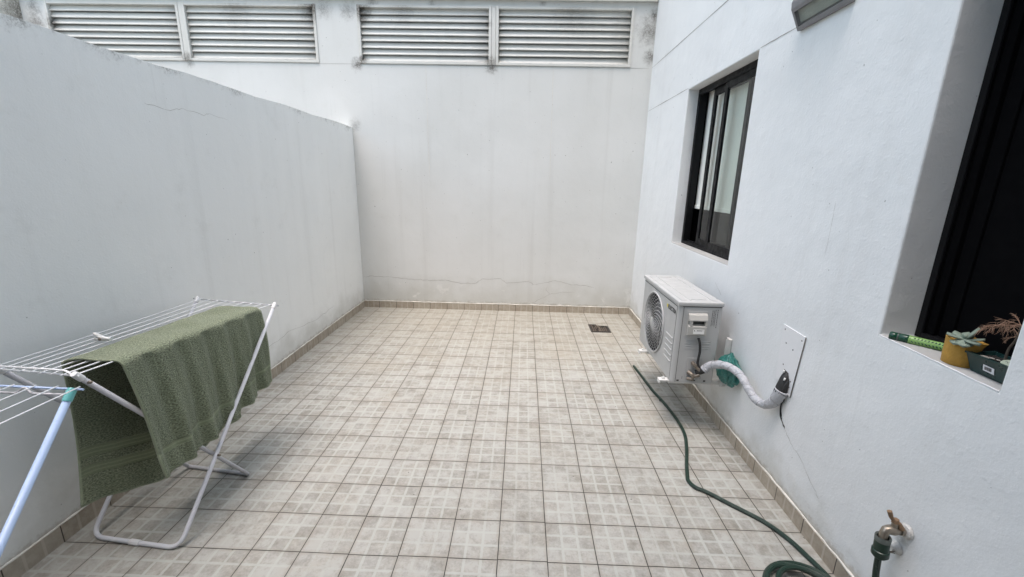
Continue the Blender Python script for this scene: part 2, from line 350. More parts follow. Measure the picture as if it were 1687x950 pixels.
# ------------------------------------------------------------------ mesh helpers
def wloc(o):
    v = Vector((0, 0, 0))
    while o: v += o.location; o = o.parent
    return v
class MB:
    def __init__(s): s.b = bmesh.new(); s.uvl = None
    def face(s, pts):
        return s.b.faces.new([s.b.verts.new(p) for p in pts])
    def box(s, x0, x1, y0, y1, z0, z1, bev=0.0, seg=2):
        r = bmesh.ops.create_cube(s.b, size=1.0); vs_ = r['verts']
        for v in vs_:
            v.co = Vector((x0+(v.co.x+.5)*(x1-x0), y0+(v.co.y+.5)*(y1-y0), z0+(v.co.z+.5)*(z1-z0)))
        if bev:
            ed = list({e for v in vs_ for e in v.link_edges})
            bmesh.ops.bevel(s.b, geom=ed, offset=bev, segments=seg, affect='EDGES', profile=0.5)
        return s
    def tube(s, pts, r, n=10, closed=False, caps=True, uv=False):
        pts = [Vector(p) for p in pts]; N = len(pts)
        rs = r if isinstance(r, (list, tuple)) else [r]*N
        rings = []; nrm = None; acc = 0; us = []
        for i in range(N):
            a = pts[(i-1) % N] if (closed or i > 0) else pts[0]
            c = pts[(i+1) % N] if (closed or i < N-1) else pts[-1]
            t = (c-a)
            if t.length < 1e-9: t = Vector((0, 0, 1))
            t.normalize()
            if nrm is None:
                nrm = t.orthogonal().normalized()
            else:
                nrm = (nrm - t*nrm.dot(t))
                nrm = nrm.normalized() if nrm.length > 1e-6 else t.orthogonal().normalized()
            bi = t.cross(nrm)
            rings.append([s.b.verts.new(pts[i] + rs[i]*(math.cos(2*math.pi*k/n)*nrm + math.sin(2*math.pi*k/n)*bi)) for k in range(n)])
            if i: acc += (pts[i]-pts[i-1]).length
            us.append(acc)
        if uv and s.uvl is None: s.uvl = s.b.loops.layers.uv.new('UVMap')
        rng_ = range(N) if closed else range(N-1)
        for i in rng_:
            j = (i+1) % N
            for k in range(n):
                f = s.b.faces.new((rings[i][k], rings[i][(k+1) % n], rings[j][(k+1) % n], rings[j][k]))
                f.smooth = True
                if uv:
                    for l, (ii, kk) in zip(f.loops, ((i, k), (i, k+1), (j, k+1), (j, k))):
                        l[s.uvl].uv = (kk/n, us[ii])
        if caps and not closed:
            s.b.faces.new(rings[0][::-1]); s.b.faces.new(rings[-1])
        return s
    def cyl(s, p0, p1, r0, r1=None, n=20):
        return s.tube([p0, p1], [r0, r0 if r1 is None else r1], n)
    def lathe(s, origin, axis, prof, n=32, cap0=True, cap1=True):
        """prof: (radius, distance along axis)"""
        ax = Vector(axis).normalized(); a = ax.orthogonal().normalized(); b = ax.cross(a); o = Vector(origin)
        rings = [[s.b.verts.new(o + ax*d + rr*(math.cos(2*math.pi*k/n)*a + math.sin(2*math.pi*k/n)*b)) for k in range(n)] for rr, d in prof]
        for i in range(len(rings)-1):
            for k in range(n):
                f = s.b.faces.new((rings[i][k], rings[i][(k+1) % n], rings[i+1][(k+1) % n], rings[i+1][k])); f.smooth = True
        if cap0: s.b.faces.new(rings[0][::-1])
        if cap1: s.b.faces.new(rings[-1])
        return s
    def prism(s, poly, d):
        """poly: 3-D points of one face, extruded by vector d"""
        d = Vector(d); a = [s.b.verts.new(p) for p in poly]; b = [s.b.verts.new(Vector(p)+d) for p in poly]
        n = len(poly); s.b.faces.new(a[::-1]); s.b.faces.new(b)
        for i in range(n): s.b.faces.new((a[i], a[(i+1) % n], b[(i+1) % n], b[i]))
        return s
    def ribbon(s, pts, wd, off, axis):
        """flat crack on a wall: axis 'x' or 'y' is the wall's normal, off its plane"""
        P = [Vector((p[0], p[1])) for p in pts]; L = []
        for i, p in enumerate(P):
            t = (P[min(i+1, len(P)-1)]-P[max(i-1, 0)]); t.normalize(); nn = Vector((-t.y, t.x))
            wv = wd*(0.6+0.8*random.random())*(0.35 if i in (0, len(P)-1) else 1)
            q = []
            for sg in (-1, 1):
                a = p+nn*wv*sg*.5
                q.append(s.b.verts.new((off, a.x, a.y) if axis == 'x' else (a.x, off, a.y)))
            L.append(q)
        for i in range(len(L)-1): s.b.faces.new((L[i][0], L[i+1][0], L[i+1][1], L[i][1]))
        return s
    def build(s, name, mat, parent=None, smooth=False, loc=None, recalc=True):
        if recalc: bmesh.ops.recalc_face_normals(s.b, faces=s.b.faces[:])
        base = wloc(parent) if parent else Vector(loc or (0, 0, 0))
        bmesh.ops.translate(s.b, verts=s.b.verts[:], vec=-base)
        me = bpy.data.meshes.new(name); s.b.to_mesh(me); s.b.free()
        me.materials.append(mat)
        if smooth:
            me.polygons.foreach_set('use_smooth', [True]*len(me.polygons))
            me.set_sharp_from_angle(angle=R(40))
        o = bpy.data.objects.new(name, me); C.objects.link(o)
        if parent: o.parent = parent
        else: o.location = base
        return o
def tag(o, label=None, cat=None, group=None, kind=None):
    if label: o['label'] = label
    if cat: o['category'] = cat
    if group: o['group'] = group
    if kind: o['kind'] = kind
    return o
def thing(name, loc, label, cat, group=None):
    o = bpy.data.objects.new(name, None); o.empty_display_size = 0.05; C.objects.link(o); o.location = loc
    return tag(o, label, cat, group)
def spline(pts, per=10, closed=False):
    pts = [Vector(p) for p in pts]; out = []; n = len(pts)
    for i in range(n if closed else n-1):
        if closed: p0, p1, p2, p3 = pts[i-1], pts[i], pts[(i+1) % n], pts[(i+2) % n]
        else: p0, p1, p2, p3 = pts[max(i-1, 0)], pts[i], pts[i+1], pts[min(i+2, n-1)]
        for k in range(per):
            t = k/per
            out.append(0.5*((2*p1)+(p2-p0)*t+(2*p0-5*p1+4*p2-p3)*t*t+(3*p1-p0-3*p2+p3)*t*t*t))
    if not closed: out.append(pts[-1])
    return out
def fillet(pts, r, seg=6):
    pts = [Vector(p) for p in pts]; out = [pts[0]]
    for i in range(1, len(pts)-1):
        a, b, c = pts[i-1], pts[i], pts[i+1]
        d1, d2 = (a-b), (c-b); rr = min(r, d1.length*.45, d2.length*.45)
        p, q = b+d1.normalized()*rr, b+d2.normalized()*rr
        for k in range(seg+1):
            t = k/seg; out.append((1-t)**2*p+2*t*(1-t)*b+t*t*q)
    out.append(pts[-1]); return out
def jag(pts, n=5, amp=0.006):
    out = []
    for (a, b), (c, d) in zip(pts, pts[1:]):
        for k in range(n):
            t = k/n; out.append((a+(c-a)*t+random.uniform(-amp, amp)*(k > 0), b+(d-b)*t+random.uniform(-amp, amp)*(k > 0)))
    out.append(pts[-1]); return out

# ------------------------------------------------------------------ setting
Y0 = -6.0
g = MB(); g.face([(-60, -60, -0.03), (60, -60, -0.03), (60, 60, -0.03), (-60, 60, -0.03)])
tag(g.build('ground', M_ground), kind='structure')
f = MB(); f.box(WX_L-0.02, WX_R+0.02, Y0, WY+0.02, -0.025, 0.0)
tag(f.build('floor', M_floor), kind='structure')

# ---- house wall on the right, two window openings with deep reveals
YB = [Y0, -3.722, -3.333, -2.175, -1.15, 0.17]
ZB = [-0.02, 0.985, 2.195, 4.4]
def zz(i, j):
    if j == 1: return {0: 0.957, 1: 0.957, 2: 0.971, 3: 0.995, 4: 0.995, 5: 0.995}[i]
    return ZB[j]
XO, XI = WX_R, WX_R+0.22
b = MB()
for i in range(5):
    for j in range(3):
        q = [(YB[i], zz(i, j)), (YB[i+1], zz(i+1, j)), (YB[i+1], zz(i+1, j+1)), (YB[i], zz(i, j+1))]
        if j == 1 and i in (1, 3):
            for k in range(4):
                (ya, za), (yb, zb) = q[k], q[(k+1) % 4]
                b.face([(XO, ya, za), (XO, yb, zb), (XI, yb, zb), (XI, ya, za)])
        else:
            for X in (XO, XI): b.face([(X, y_, z_) for y_, z_ in q])
bmesh.ops.remove_doubles(b.b, verts=b.b.verts[:], dist=1e-4)
house = b.build('house_wall', M_wall_r)
bv = house.modifiers.new('soft_arris', 'BEVEL'); bv.width = 0.006; bv.segments = 2; bv.limit_method = 'ANGLE'; bv.angle_limit = R(40)
tag(house, 'tall white stuccoed house wall on the right with two black framed windows', 'wall')
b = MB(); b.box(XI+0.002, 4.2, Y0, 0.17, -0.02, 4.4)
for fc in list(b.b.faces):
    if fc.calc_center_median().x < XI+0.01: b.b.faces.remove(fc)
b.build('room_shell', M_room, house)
for (z_, ya, yb) in ((2.205, -1.15, WY), (2.20, -2.56, -2.19), (2.615, -2.6, WY)):
    b = MB(); b.ribbon([(yb+(ya-yb)*k/8, z_+random.uniform(-.001, .001)) for k in range(9)], 0.0045, XO-0.0012, 'x'); b.build('groove', M_groove, house)
b = MB(); b.ribbon(jag([(-2.897, .50), (-2.905, .434), (-2.921, .389), (-2.958, .361)], 5, .003), 0.007, XO-0.0012, 'x'); b.build('crack', M_crack2, house)
b = MB(); b.ribbon(jag([(-2.958, .361), (-3.017, .322), (-3.09, .30), (-3.2, .235), (-3.24, .21)], 5, .005), 0.0018, XO-0.0012, 'x'); b.build('crack', M_crack, house)
b = MB(); b.ribbon(jag([(-2.05, .86), (-2.10, .83), (-2.16, .80)], 4, .004), 0.0018, XO-0.0012, 'x'); b.build('crack', M_crack, house)
b = MB(); b.ribbon(jag([(-2.99, 1.42), (-2.993, 1.3), (-2.99, 1.18)], 5, .001), 0.0008, XO-0.0012, 'x'); b.build('crack', M_crack, house)
b = MB()
b.box(XO-0.010, XO, Y0, WY-0.009, 0.0, 0.072); b.build('skirting', M_sky, house)
b = MB()
ys_ = [Y0+(WY-Y0)*k/160 for k in range(161)]
b.tube([(XO-0.004-random.uniform(0, .003), y_, 0.0745+random.uniform(-.002, .003)) for y_ in ys_], [random.uniform(.003, .0065) for _ in ys_], 6); b.build('mortar', M_mortar, house)
def sill(ya, yb, za, zb):
    m = MB(); m.prism([(XO+.001, ya, za), (XO+.115, ya, za), (XO+.115, yb, zb), (XO+.001, yb, zb)], (0, 0, .0025)); return m.build('sill', M_sill, house)
sill(-3.719, -3.336, .957, .971); sill(-2.173, -1.152, .9945, .9945)
# plaster lip along the outer edge of the plant sill
b = MB(); b.tube([(XO+0.002, -3.333-0.389*k/14, 0.971-0.014*k/14+random.uniform(-.0006, .0006)) for k in range(15)], 0.0028, 6); b.build('sill_lip', M_plate, house)

# ---- windows
def ring(bmb, x0, x1, ya, yb, za, zb, t, tb=None, tt=None, bev=0.0015):
    tb = tb or t; tt = tt or t
    bmb.box(x0, x1, ya, ya+t, za, zb, bev, 1); bmb.box(x0, x1, yb-t, yb, za, zb, bev, 1)
    bmb.box(x0+.0005, x1-.0005, ya+t, yb-t, za, za+tb, bev, 1); bmb.box(x0+.0005, x1-.0005, ya+t, yb-t, zb-tt, zb, bev, 1)
win = MB(); ring(win, 1.412, 1.468, -2.174, -1.151, 0.9965, 2.194, 0.036, 0.022, 0.03)
win = win.build('sliding_window', M_alu, house)
b = MB(); b.box(1.408, 1.43, -2.138, -1.187, 1.0, 1.012, .001, 1); b.box(1.444, 1.449, -2.138, -1.187, 1.012, 1.03, .001, 1); b.box(1.408, 1.43, -2.138, -1.187, 2.150, 2.163, .001, 1)
b.build('track', M_alu, win)
b = MB(); ring(b, 1.414, 1.432, -2.16, -1.615, 1.012, 2.157, 0.045, 0.055, 0.05); b.build('sash', M_alu, win)
b = MB(); ring(b, 1.437, 1.455, -1.93, -1.385, 1.014, 2.155, 0.042, 0.055, 0.05); b.build('sash', M_alu, win)
b = MB(); b.box(1.4215, 1.4245, -2.115, -1.66, 1.067, 2.107); b.build('pane', M_glass, win)
b = MB(); b.box(1.4445, 1.4475, -1.888, -1.427, 1.069, 2.105); b.build('pane', M_glass, win)
b = MB()
for k in range(24):
    ya, yb = -2.2+1.043*k/24, -2.2+1.043*(k+1)/24
    xa, xb = 1.488+.003*math.sin(k*.55), 1.488+.003*math.sin((k+1)*.55)
    b.face([(xa, ya, 1.31), (xb, yb, 1.31), (xb, yb, 2.24), (xa, ya, 2.24)])
b.build('roller_blind', M_blind, win, smooth=True)
b = MB(); b.box(1.482, 1.494, -2.2, -1.157, 1.285, 1.312, .003, 2); b.build('blind_bar', M_blind, win)
b = MB(); b.box(1.4685, 1.553, -1.1535, -1.1515, .998, 2.192); b.box(1.4685, 1.553, -2.17, -1.16, .9975, .9995); b.build('reveal_shade_sheet', M_scr, win)  # black sheets over the inner reveal, painting in its shade
b = MB(); b.box(1.62, 1.66, -2.6, -2.05, 0.4, 2.3); b.box(1.9, 1.95, -2.0, -1.6, .4, 2.3); b.build('room_curtain', M_room2, win)

win2 = MB(); ring(win2, 1.447, 1.50, -3.721, -3.334, 0.974, 2.194, 0.022, 0.018, 0.03)
win2 = win2.build('fixed_window', M_alu, house)
b = MB(); b.box(1.451, 1.4535, -3.36, -3.3565, .992, 2.16); b.box(1.46, 1.49, -3.385, -3.357, .992, 2.16, .002, 1); b.box(1.475, 1.495, -3.43, -3.385, .992, 2.16, .002, 1); b.build('sash', M_scr, win2)
b = MB(); b.box(1.484, 1.487, -3.699, -3.43, .992, 2.163); b.build('near_black_sheet', M_scr, win2)  # solid near-black sheet filling the opening behind the frame

# ---- back wall with four louvred vents and the slab above
HOL = [(-4.865, -3.49), (-3.44, -2.085), (-1.655, -0.31), (-0.255, 1.105)]
ZL0, ZL1 = 2.632, 3.142
xs = [-5.4] + [v for h_ in HOL for v in h_] + [XO+0.0]
b = MB()
for i in range(len(xs)-1):
    for (za, zb) in ((-0.02, ZL0), (ZL0, ZL1), (ZL1, 3.2)):
        q = [(xs[i], za), (xs[i+1], za), (xs[i+1], zb), (xs[i], zb)]
        if i % 2 == 1 and za == ZL0:
            for k in range(4):
                (xa, z1), (xb, z2) = q[k], q[(k+1) % 4]
                b.face([(xa, WY, z1), (xb, WY, z2), (xb, WY+0.2, z2), (xa, WY+0.2, z1)])
        else:
            b.face([(x_, WY, z_) for x_, z_ in q])
            b.face([(x_, WY+0.2, z_) for x_, z_ in q])
bmesh.ops.remove_doubles(b.b, verts=b.b.verts[:], dist=1e-4)
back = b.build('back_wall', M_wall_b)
tag(back, 'high white rendered wall across the far end with louvred vents along its top', 'wall')
b = MB(); b.box(-5.6, 1.32, WY-0.035, 2.0, 3.2, 4.6); b.build('slab_edge', M_soffit, back)
b = MB(); b.box(-5.4, XO-0.003, WY+0.20, 1.5, 2.3, 3.19)
for fc in list(b.b.faces):
    if fc.calc_center_median().y < WY+0.21: b.b.faces.remove(fc)
b.build('vent_void', M_black, back)
for (xa, xb) in HOL:
    fr = MB(); t_ = 0.022; e_ = 0.004
    fr.box(xa-e_, xa+t_, WY-0.012, WY+0.05, ZL0-0.014, ZL1+0.012, .002, 1); fr.box(xb-t_, xb+e_, WY-0.012, WY+0.05, ZL0-0.014, ZL1+0.012, .002, 1)
    fr.box(xa+t_, xb-t_, WY-0.010, WY+0.05, ZL0-0.013, ZL0+0.012, .002, 1); fr.box(xa+t_, xb-t_, WY-0.010, WY+0.05, ZL1-0.012, ZL1+0.010, .002, 1)
    fr = fr.build('louver_panel', M_louver, back)
    NB = 8; pit = (ZL1-ZL0-0.024)/NB
    bl = MB()
    for k in range(NB):
        zb = ZL0+0.012+pit*k + random.uniform(-.0015, .0015)
        prof = []
        for m_ in range(7):               # curved blade: lip out at the bottom, leaning back to the top
            s_ = m_/6; prof.append((WY+0.004+0.030*s_**0.8, zb+0.004+pit*0.98*s_**1.15))
        th = 0.003
        x0, x1 = xa+t_, xb-t_
        prev = None
        sag = random.uniform(-.0015, .0015)
        row = []
        for (yy, zq) in prof:
            row.append([bl.b.verts.new((x0+(x1-x0)*q/6, yy, zq+sag*(q/6))) for q in range(7)])
        lip = [bl.b.verts.new((x0+(x1-x0)*q/6, prof[0][0]+0.010, prof[0][1]-0.003+sag*(q/6))) for q in range(7)]
        row.insert(0, lip)
        for a_, c_ in zip(row, row[1:]):
            for q in range(6):
                f_ = bl.b.faces.new((a_[q], a_[q+1], c_[q+1], c_[q])); f_.smooth = True
    o_ = bl.build('blades', M_louver, fr)
    md = o_.modifiers.new('thickness', 'SOLIDIFY'); md.thickness = 0.0025; md.offset = 0
for xm in (-3.465, -0.2825):
    b = MB(); b.box(xm-0.02, xm+0.02, WY-0.008, WY+0.03, ZL0-0.01, ZL1+0.008, .002, 1); b.build('mullion', M_louver, back)
CR = [(-1.764, .367), (-1.6, .372), (-1.409, .363), (-1.2, .35), (-1.056, .343), (-.914, .34), (-.82, .35), (-.632, .312), (-.456, .324), (-.386, .376), (-.176, .382), (-.105, .333), (.14, .362), (.211, .32)]
b = MB(); b.ribbon(jag(CR, 5, .007), 0.0032, WY-0.0012, 'y'); b.build('crack', M_crack, back)
b = MB(); b.ribbon(jag([(.211, .32), (.35, .353), (.453, .377), (.63, .332), (.769, .329), (.896, .31)], 5, .006), 0.003, WY-0.0012, 'y'); b.build('crack', M_crack, back)
b = MB(); b.ribbon(jag([(.20, .10), (.32, .17), (.40, .215), (.52, .24), (.68, .25)], 5, .006), 0.0025, WY-0.0012, 'y'); b.build('crack', M_crack, back)
b = MB(); b.ribbon(jag([(.40, .215), (.35, .26), (.36, .30)], 4, .005), 0.002, WY-0.0012, 'y'); b.build('crack', M_crack, back)
for xk in (-0.98, 0.33):
    b = MB(); b.ribbon(jag([(xk, 2.615), (xk+.004, 2.3), (xk+.005, 1.95), (xk+.01, 1.5)], 6, .0015), 0.004, WY-0.0012, 'y'); b.build('seam', M_mortar, back)
b = MB(); b.ribbon([(-5.1+6.4*k/40, 2.612+random.uniform(-.001, .001)) for k in range(41)], 0.003, WY-0.0012, 'y'); b.build('seam', M_groove, back)
b = MB(); b.box(WX_L+0.010, XO-0.010, WY-0.009, WY, 0.0, 0.076); b.build('skirting', M_skx, back)
b = MB(); xs_ = [WX_L+0.01+(XO-WX_L-0.02)*k/90 for k in range(91)]
b.tube([(x_, WY-0.004-random.uniform(0, .003), 0.0785+random.uniform(-.002, .003)) for x_ in xs_], [random.uniform(.003, .006) for _ in xs_], 6); b.build('mortar', M_mortar, back)

# ---- low party wall on the left
b = MB()
N_ = 60; rows = []
for k in range(N_+1):
    y_ = Y0+(WY-Y0)*k/N_; zt = 2.0+0.004*math.sin(k*.7)+random.uniform(-.002, .002)
    rows.append([b.b.verts.new(p) for p in ((WX_L, y_, -0.02), (WX_L+random.uniform(-.0015, .0015), y_, zt-.001), (WX_L-0.003, y_, zt), (WX_L-0.15, y_, zt-.012), (WX_L-0.15, y_, -0.02))])
for p, q in zip(rows, rows[1:]):
    for k in range(4): b.b.faces.new((p[k], p[k+1], q[k+1], q[k]))
b.b.faces.new(rows[0]); b.b.faces.new(rows[-1][::-1])
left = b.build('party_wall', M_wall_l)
tag(left, 'low white rendered dividing wall on the left behind the drying racks', 'wall')
b = MB(); b.ribbon(jag([(-2.62, 1.80), (-2.595, 1.797), (-2.468, 1.789), (-2.383, 1.814), (-2.231, 1.799), (-2.179, 1.816), (-2.026, 1.80)], 4, .004), 0.0014, WX_L+0.0012, 'x'); b.build('crack', M_crack, left)
b = MB(); b.ribbon(jag([(-2.45, .24), (-2.2, .29), (-1.9, .25), (-1.6, .27), (-1.2, .22), (-.8, .24)], 6, .008), 0.002, WX_L+0.0012, 'x'); b.build('crack', M_crack, left)
b = MB(); b.box(WX_L, WX_L+0.010, Y0, WY-0.009, 0.0, 0.076); b.build('skirting', M_sky, left)
b = MB(); b.tube([(WX_L+0.004+random.uniform(0, .003), y_, 0.0785+random.uniform(-.002, .003)) for y_ in ys_], [random.uniform(.003, .006) for _ in ys_], 6); b.build('mortar', M_mortar, left)

# ---- neighbour's wall beyond, and an unseen wall added behind the camera to block light
b = MB(); b.box(-5.33, -5.13, -6, WY-0.002, -0.02, 3.19); nb = b.build('neighbour_wall', M_wall_n)
tag(nb, 'weathered cream wall with black stains seen beyond the low wall, upper left', 'wall')
b = MB(); b.box(WX_L-0.15, WX_R+0.2, -5.85, -5.6, -0.02, 9.0); rw = b.build('unseen_light_blocker', M_rear)
tag(rw, 'unseen dark grey wall added behind the viewer to block light', 'wall')

# ------------------------------------------------------------------ floor drain
dr = thing('floor_drain', (0.888, -0.575, 0), 'small rusty square drain grate set in the tiles near the far right corner', 'drain')
b = MB(); ring_b = b; x0, x1, y0, y1 = 0.789, 0.99, -0.688, -0.455
b.box(x0, x1, y0, y1, 0.001, 0.0025); b.build('sump', M_black, dr)
b = MB()
b.box(x0, x1, y0, y0+.02, .002, .006); b.box(x0, x1, y1-.02, y1, .002, .006); b.box(x0, x0+.02, y0+.02, y1-.02, .002, .006); b.box(x1-.02, x1, y0+.02, y1-.02, .002, .006); b.build('frame', M_gratef, dr)
b = MB()
for r_ in range(5):
    for k in range(8):
        if random.random() < .2: continue
        yy = y0+.03+r_*.038; xx = x0+.026+k*.019
        b.box(xx, xx+.011, yy+random.uniform(-.004, .004), yy+.026, .002, .0052+random.uniform(0, .001))

for r_ in range(5): b.box(x0+.02, x1-.02, y0+.040+r_*.038, y0+.046+r_*.038, .0024, .0048)
b.box(x0+.095, x0+.103, y0+.02, y1-.02, .0022, .0046)
b.build('grate', M_grate, dr)
b = MB(); b.box(x0+.085, x1+.002, y1-.045, y1+.004, .0062, .009, .001, 1); b.build('broken_tile', M_floor, dr)

# ------------------------------------------------------------------ air conditioner
ax0, ax1, ay0, ay1, az0, az1 = 0.982, 1.23, -2.405, -1.675, 0.313, 0.792
ac = thing('air_conditioner', (1.1, -2.04, 0.313), 'white outdoor air conditioner unit with round fan grille mounted on the right wall', 'air conditioner')
FY, FZ, FR = -1.985, 0.556, 0.203
def cabinet():
    m = MB(); rc = 0.022; out = []
    for k in range(7):
        a = math.pi/2*k/6
        out.append((ax0+rc-rc*math.cos(a), ay0+rc-rc*math.sin(a)))
    near = out
    far = [(x_, ay0+ay1-y_) for x_, y_ in near]
    path = near[:] + [(ax1-.006, ay0), (ax1, ay0+.006), (ax1, ay1-.006), (ax1-.006, ay1)] + far[::-1]
    lo = [m.b.verts.new((x_, y_, az0)) for x_, y_ in path]; hi = [m.b.verts.new((x_, y_, az1)) for x_, y_ in path]
    for i in range(len(path)-1): m.b.faces.new((lo[i], lo[i+1], hi[i+1], hi[i]))
    m.b.faces.new(lo); m.b.faces.new(hi[::-1])
    # front face with a round hole, then the fan tunnel
    y0, y1 = ay0+rc, ay1-rc
    ang = [2*math.pi*k/64 for k in range(64)] + [math.atan2(z_-FZ, y_-FY) % (2*math.pi) for y_ in (y0, y1) for z_ in (az0, az1)]
    ang.sort(); inner, outer, deep = [], [], []
    for a in ang:
        c, s_ = math.cos(a), math.sin(a)
        ts = [((y1 if c > 0 else y0)-FY)/c if abs(c) > 1e-6 else 9, ((az1 if s_ > 0 else az0)-FZ)/s_ if abs(s_) > 1e-6 else 9]
        t_ = min(ts)
        inner.append(m.b.verts.new((ax0, FY+FR*c, FZ+FR*s_))); outer.append(m.b.verts.new((ax0, FY+t_*c, FZ+t_*s_)))
        deep.append(m.b.verts.new((ax0+.09, FY+FR*c, FZ+FR*s_)))
    n = len(ang)
    for i in range(n):
        j = (i+1) % n
        m.b.faces.new((inner[i], inner[j], outer[j], outer[i])); m.b.faces.new((inner[i], deep[i], deep[j], inner[j]))
    bmesh.ops.remove_doubles(m.b, verts=m.b.verts[:], dist=1e-4)
    return m
cab = cabinet().build('cabinet', M_ac, ac, smooth=True)
b = MB(); b.box(ax0-.006, ax1+.005, ay0-.006, ay1+.006, az1, az1+.026, .006, 3)
lid = b.build('lid', M_ac, ac, smooth=True)
b = MB()
zt = az1+.026
b.box(ax0+.018, ax0+.05, ay0+.03, ay1-.03, zt-.004, zt+.003, .003, 2); b.box(ax1-.05, ax1-.02, ay0+.03, ay1-.03, zt-.004, zt+.003, .003, 2)
b.box(ax0+.075, ax1-.075, ay0+.055, ay0+.075, zt-.004, zt+.003, .003, 2); b.box(ax0+.075, ax1-.075, ay1-.075, ay1-.055, zt-.004, zt+.003, .003, 2)
b.box(ax0+.068, ax0+.078, ay0+.03, ay1-.03, zt-.004, zt+.003, .003, 2)
b.build('rib', M_ac, lid, smooth=True)
b = MB(); b.cyl((ax0+.09, FY, FZ), (ax0+.088, FY, FZ), FR, n=48); b.lathe((ax0+.004, FY, FZ), (1, 0, 0), [(FR-.001, 0), (FR-.001, .084)], 48, False, False); b.build('fan_recess', M_acd, ac)
b = MB(); b.lathe((ax0+.05, FY, FZ), (1, 0, 0), [(.035, 0), (.045, .02), (.045, .035)], 24)
for k in range(3):
    a0 = k*2.094+.4; q = []
    for rr, da, dx in ((.04, 0, .03), (.12, -.15, .028), (.185, -.2, .03), (.19, .55, .062), (.12, .75, .062), (.04, .8, .06)):
        q.append((ax0+dx+.01, FY+rr*math.cos(a0+da), FZ+rr*math.sin(a0+da)))
    b.face(q)
b.build('fan', M_fan, ac)
b = MB()
def dome(rr): return ax0-.004-.012*(1-(rr/FR)**2)
NR = 10
for k in range(NR):
    rr = .042+(FR-.008-.042)*k/(NR-1)
    b.tube([(dome(rr)+.002, FY+rr*math.cos(2*math.pi*i/48), FZ+rr*math.sin(2*math.pi*i/48)) for i in range(48)], .0010, 6, closed=True)
for k in range(26):
    a0 = 2*math.pi*k/26; pl = []
    for i in range(13):
        s_ = i/12; rr = .035+(FR-.037)*s_
        aa = a0+1.25*s_**0.9
        pl.append((dome(rr)-.001, FY+rr*math.cos(aa), FZ+rr*math.sin(aa)))
    b.tube(pl, .0017, 6)
b.lathe((dome(0)-.004, FY, FZ), (1, 0, 0), [(.001, 0), (.028, .001), (.036, .004), (.036, .008)], 28)
b.tube([(ax0-.004, FY+(FR+.001)*math.cos(2*math.pi*i/64), FZ+(FR+.001)*math.sin(2*math.pi*i/64)) for i in range(64)], .0065, 8, closed=True)
b.build('fan_grille', M_ac, ac)
b = MB()
for k in range(5):                       # pressed slots low on the front panel
    z_ = .575-.037*k
    b.tube([(ax0-.0005, -2.243-.0*k, z_), (ax0-.0005, -2.362, z_)], .0042, 8)
b.build('pressed_slot', M_ac, ac, smooth=True)
b = MB(); b.box(ax0-.0012, ax0, -2.3765, -2.3745, az0+.006, az1-.012); b.box(ax0-.0012, ax0, -2.3745, -1.70, az1-.012, az1-.009); b.box(1.0075, 1.0095, ay0-.0012, ay0, az0+.004, az1-.004); b.box(ax0+.02, ax1-.004, ay0-.0012, ay0, az1-.0045, az1-.001)
b.build('panel_seam', M_seam, ac)
# brand lettering
cu = bpy.data.curves.new('lettering', 'FONT'); cu.body = 'ELECTRA'; cu.size = 0.036; cu.offset = 0.0008; cu.extrude = 0.0004; cu.space_character = 1.0
to = bpy.data.objects.new('lettering_source', cu); C.objects.link(to); bpy.context.view_layer.update()
me = bpy.data.meshes.new_from_object(to.evaluated_get(bpy.context.evaluated_depsgraph_get()))
C.objects.unlink(to); bpy.data.objects.remove(to)
wd = max(v.co.x for v in me.vertices)-min(v.co.x for v in me.vertices); x_min = min(v.co.x for v in me.vertices)
kx = 0.137/wd
org = Vector((ax0-.001, -2.228, .728))-wloc(ac)
for v in me.vertices:
    v.co = org+Vector((-v.co.z, -(v.co.x-x_min)*kx, v.co.y))
me.materials.append(M_ink); lt = bpy.data.objects.new('lettering', me); C.objects.link(lt); lt.parent = ac
b = MB(); b.prism([(ax0-.0008, -2.205, .750), (ax0-.0008, -2.222, .750), (ax0-.0008, -2.218, .728), (ax0-.0008, -2.205, .732)], (-.0008, 0, 0)); b.build('logo_mark', M_yellow, ac)
# service cover on the side
b = MB(); b.box(1.026, 1.148, ay0-.003, ay0, .603, .765, .0015, 1); cov = b.build('service_cover', M_ac, ac)
b = MB()
prof = [(0, .752), (-.010, .750), (-.017, .744), (-.027, .718), (-.027, .712), (-.006, .709), (-.006, .686), (-.020, .682), (-.026, .676), (-.024, .628), (-.018, .622), (0, .620)]
b.prism([(1.037, ay0-.003+p, z_) for p, z_ in prof], (0.105, 0, 0)); b.build('hand_grip', M_ac2, cov)
for xa_, xb_ in ((1.045, 1.058), (1.131, 1.1425)):
    b = MB(); b.box(xa_, xb_, ay0-.0285, ay0-.004, .684, .712); b.build('grip_cheek', M_ac2, cov)
b = MB(); b.box(1.059, 1.130, ay0-.0102, ay0-.0092, .688, .706); b.build('grip_shadow_slot', M_seam, cov)
yst = ay0-.0285
b = MB(); b.box(1.066, 1.129, yst-.0008, yst, .634, .662, .0003, 1); b.build('warning_sticker', M_sticker, cov)
b = MB(); b.prism([(1.069, yst-.001, .651), (1.078, yst-.001, .651), (1.0735, yst-.001, .659)], (0, -.0004, 0))
xk = 1.085
for wv in (.005, .003, .003, .004, .003, .003, .002): b.box(xk, xk+wv, yst-.0014, yst-.001, .652, .657); xk += wv+.0012
b.box(1.1195, 1.121, yst-.0014, yst-.001, .652, .660); b.build('sticker_print', M_ink, cov)
b = MB()
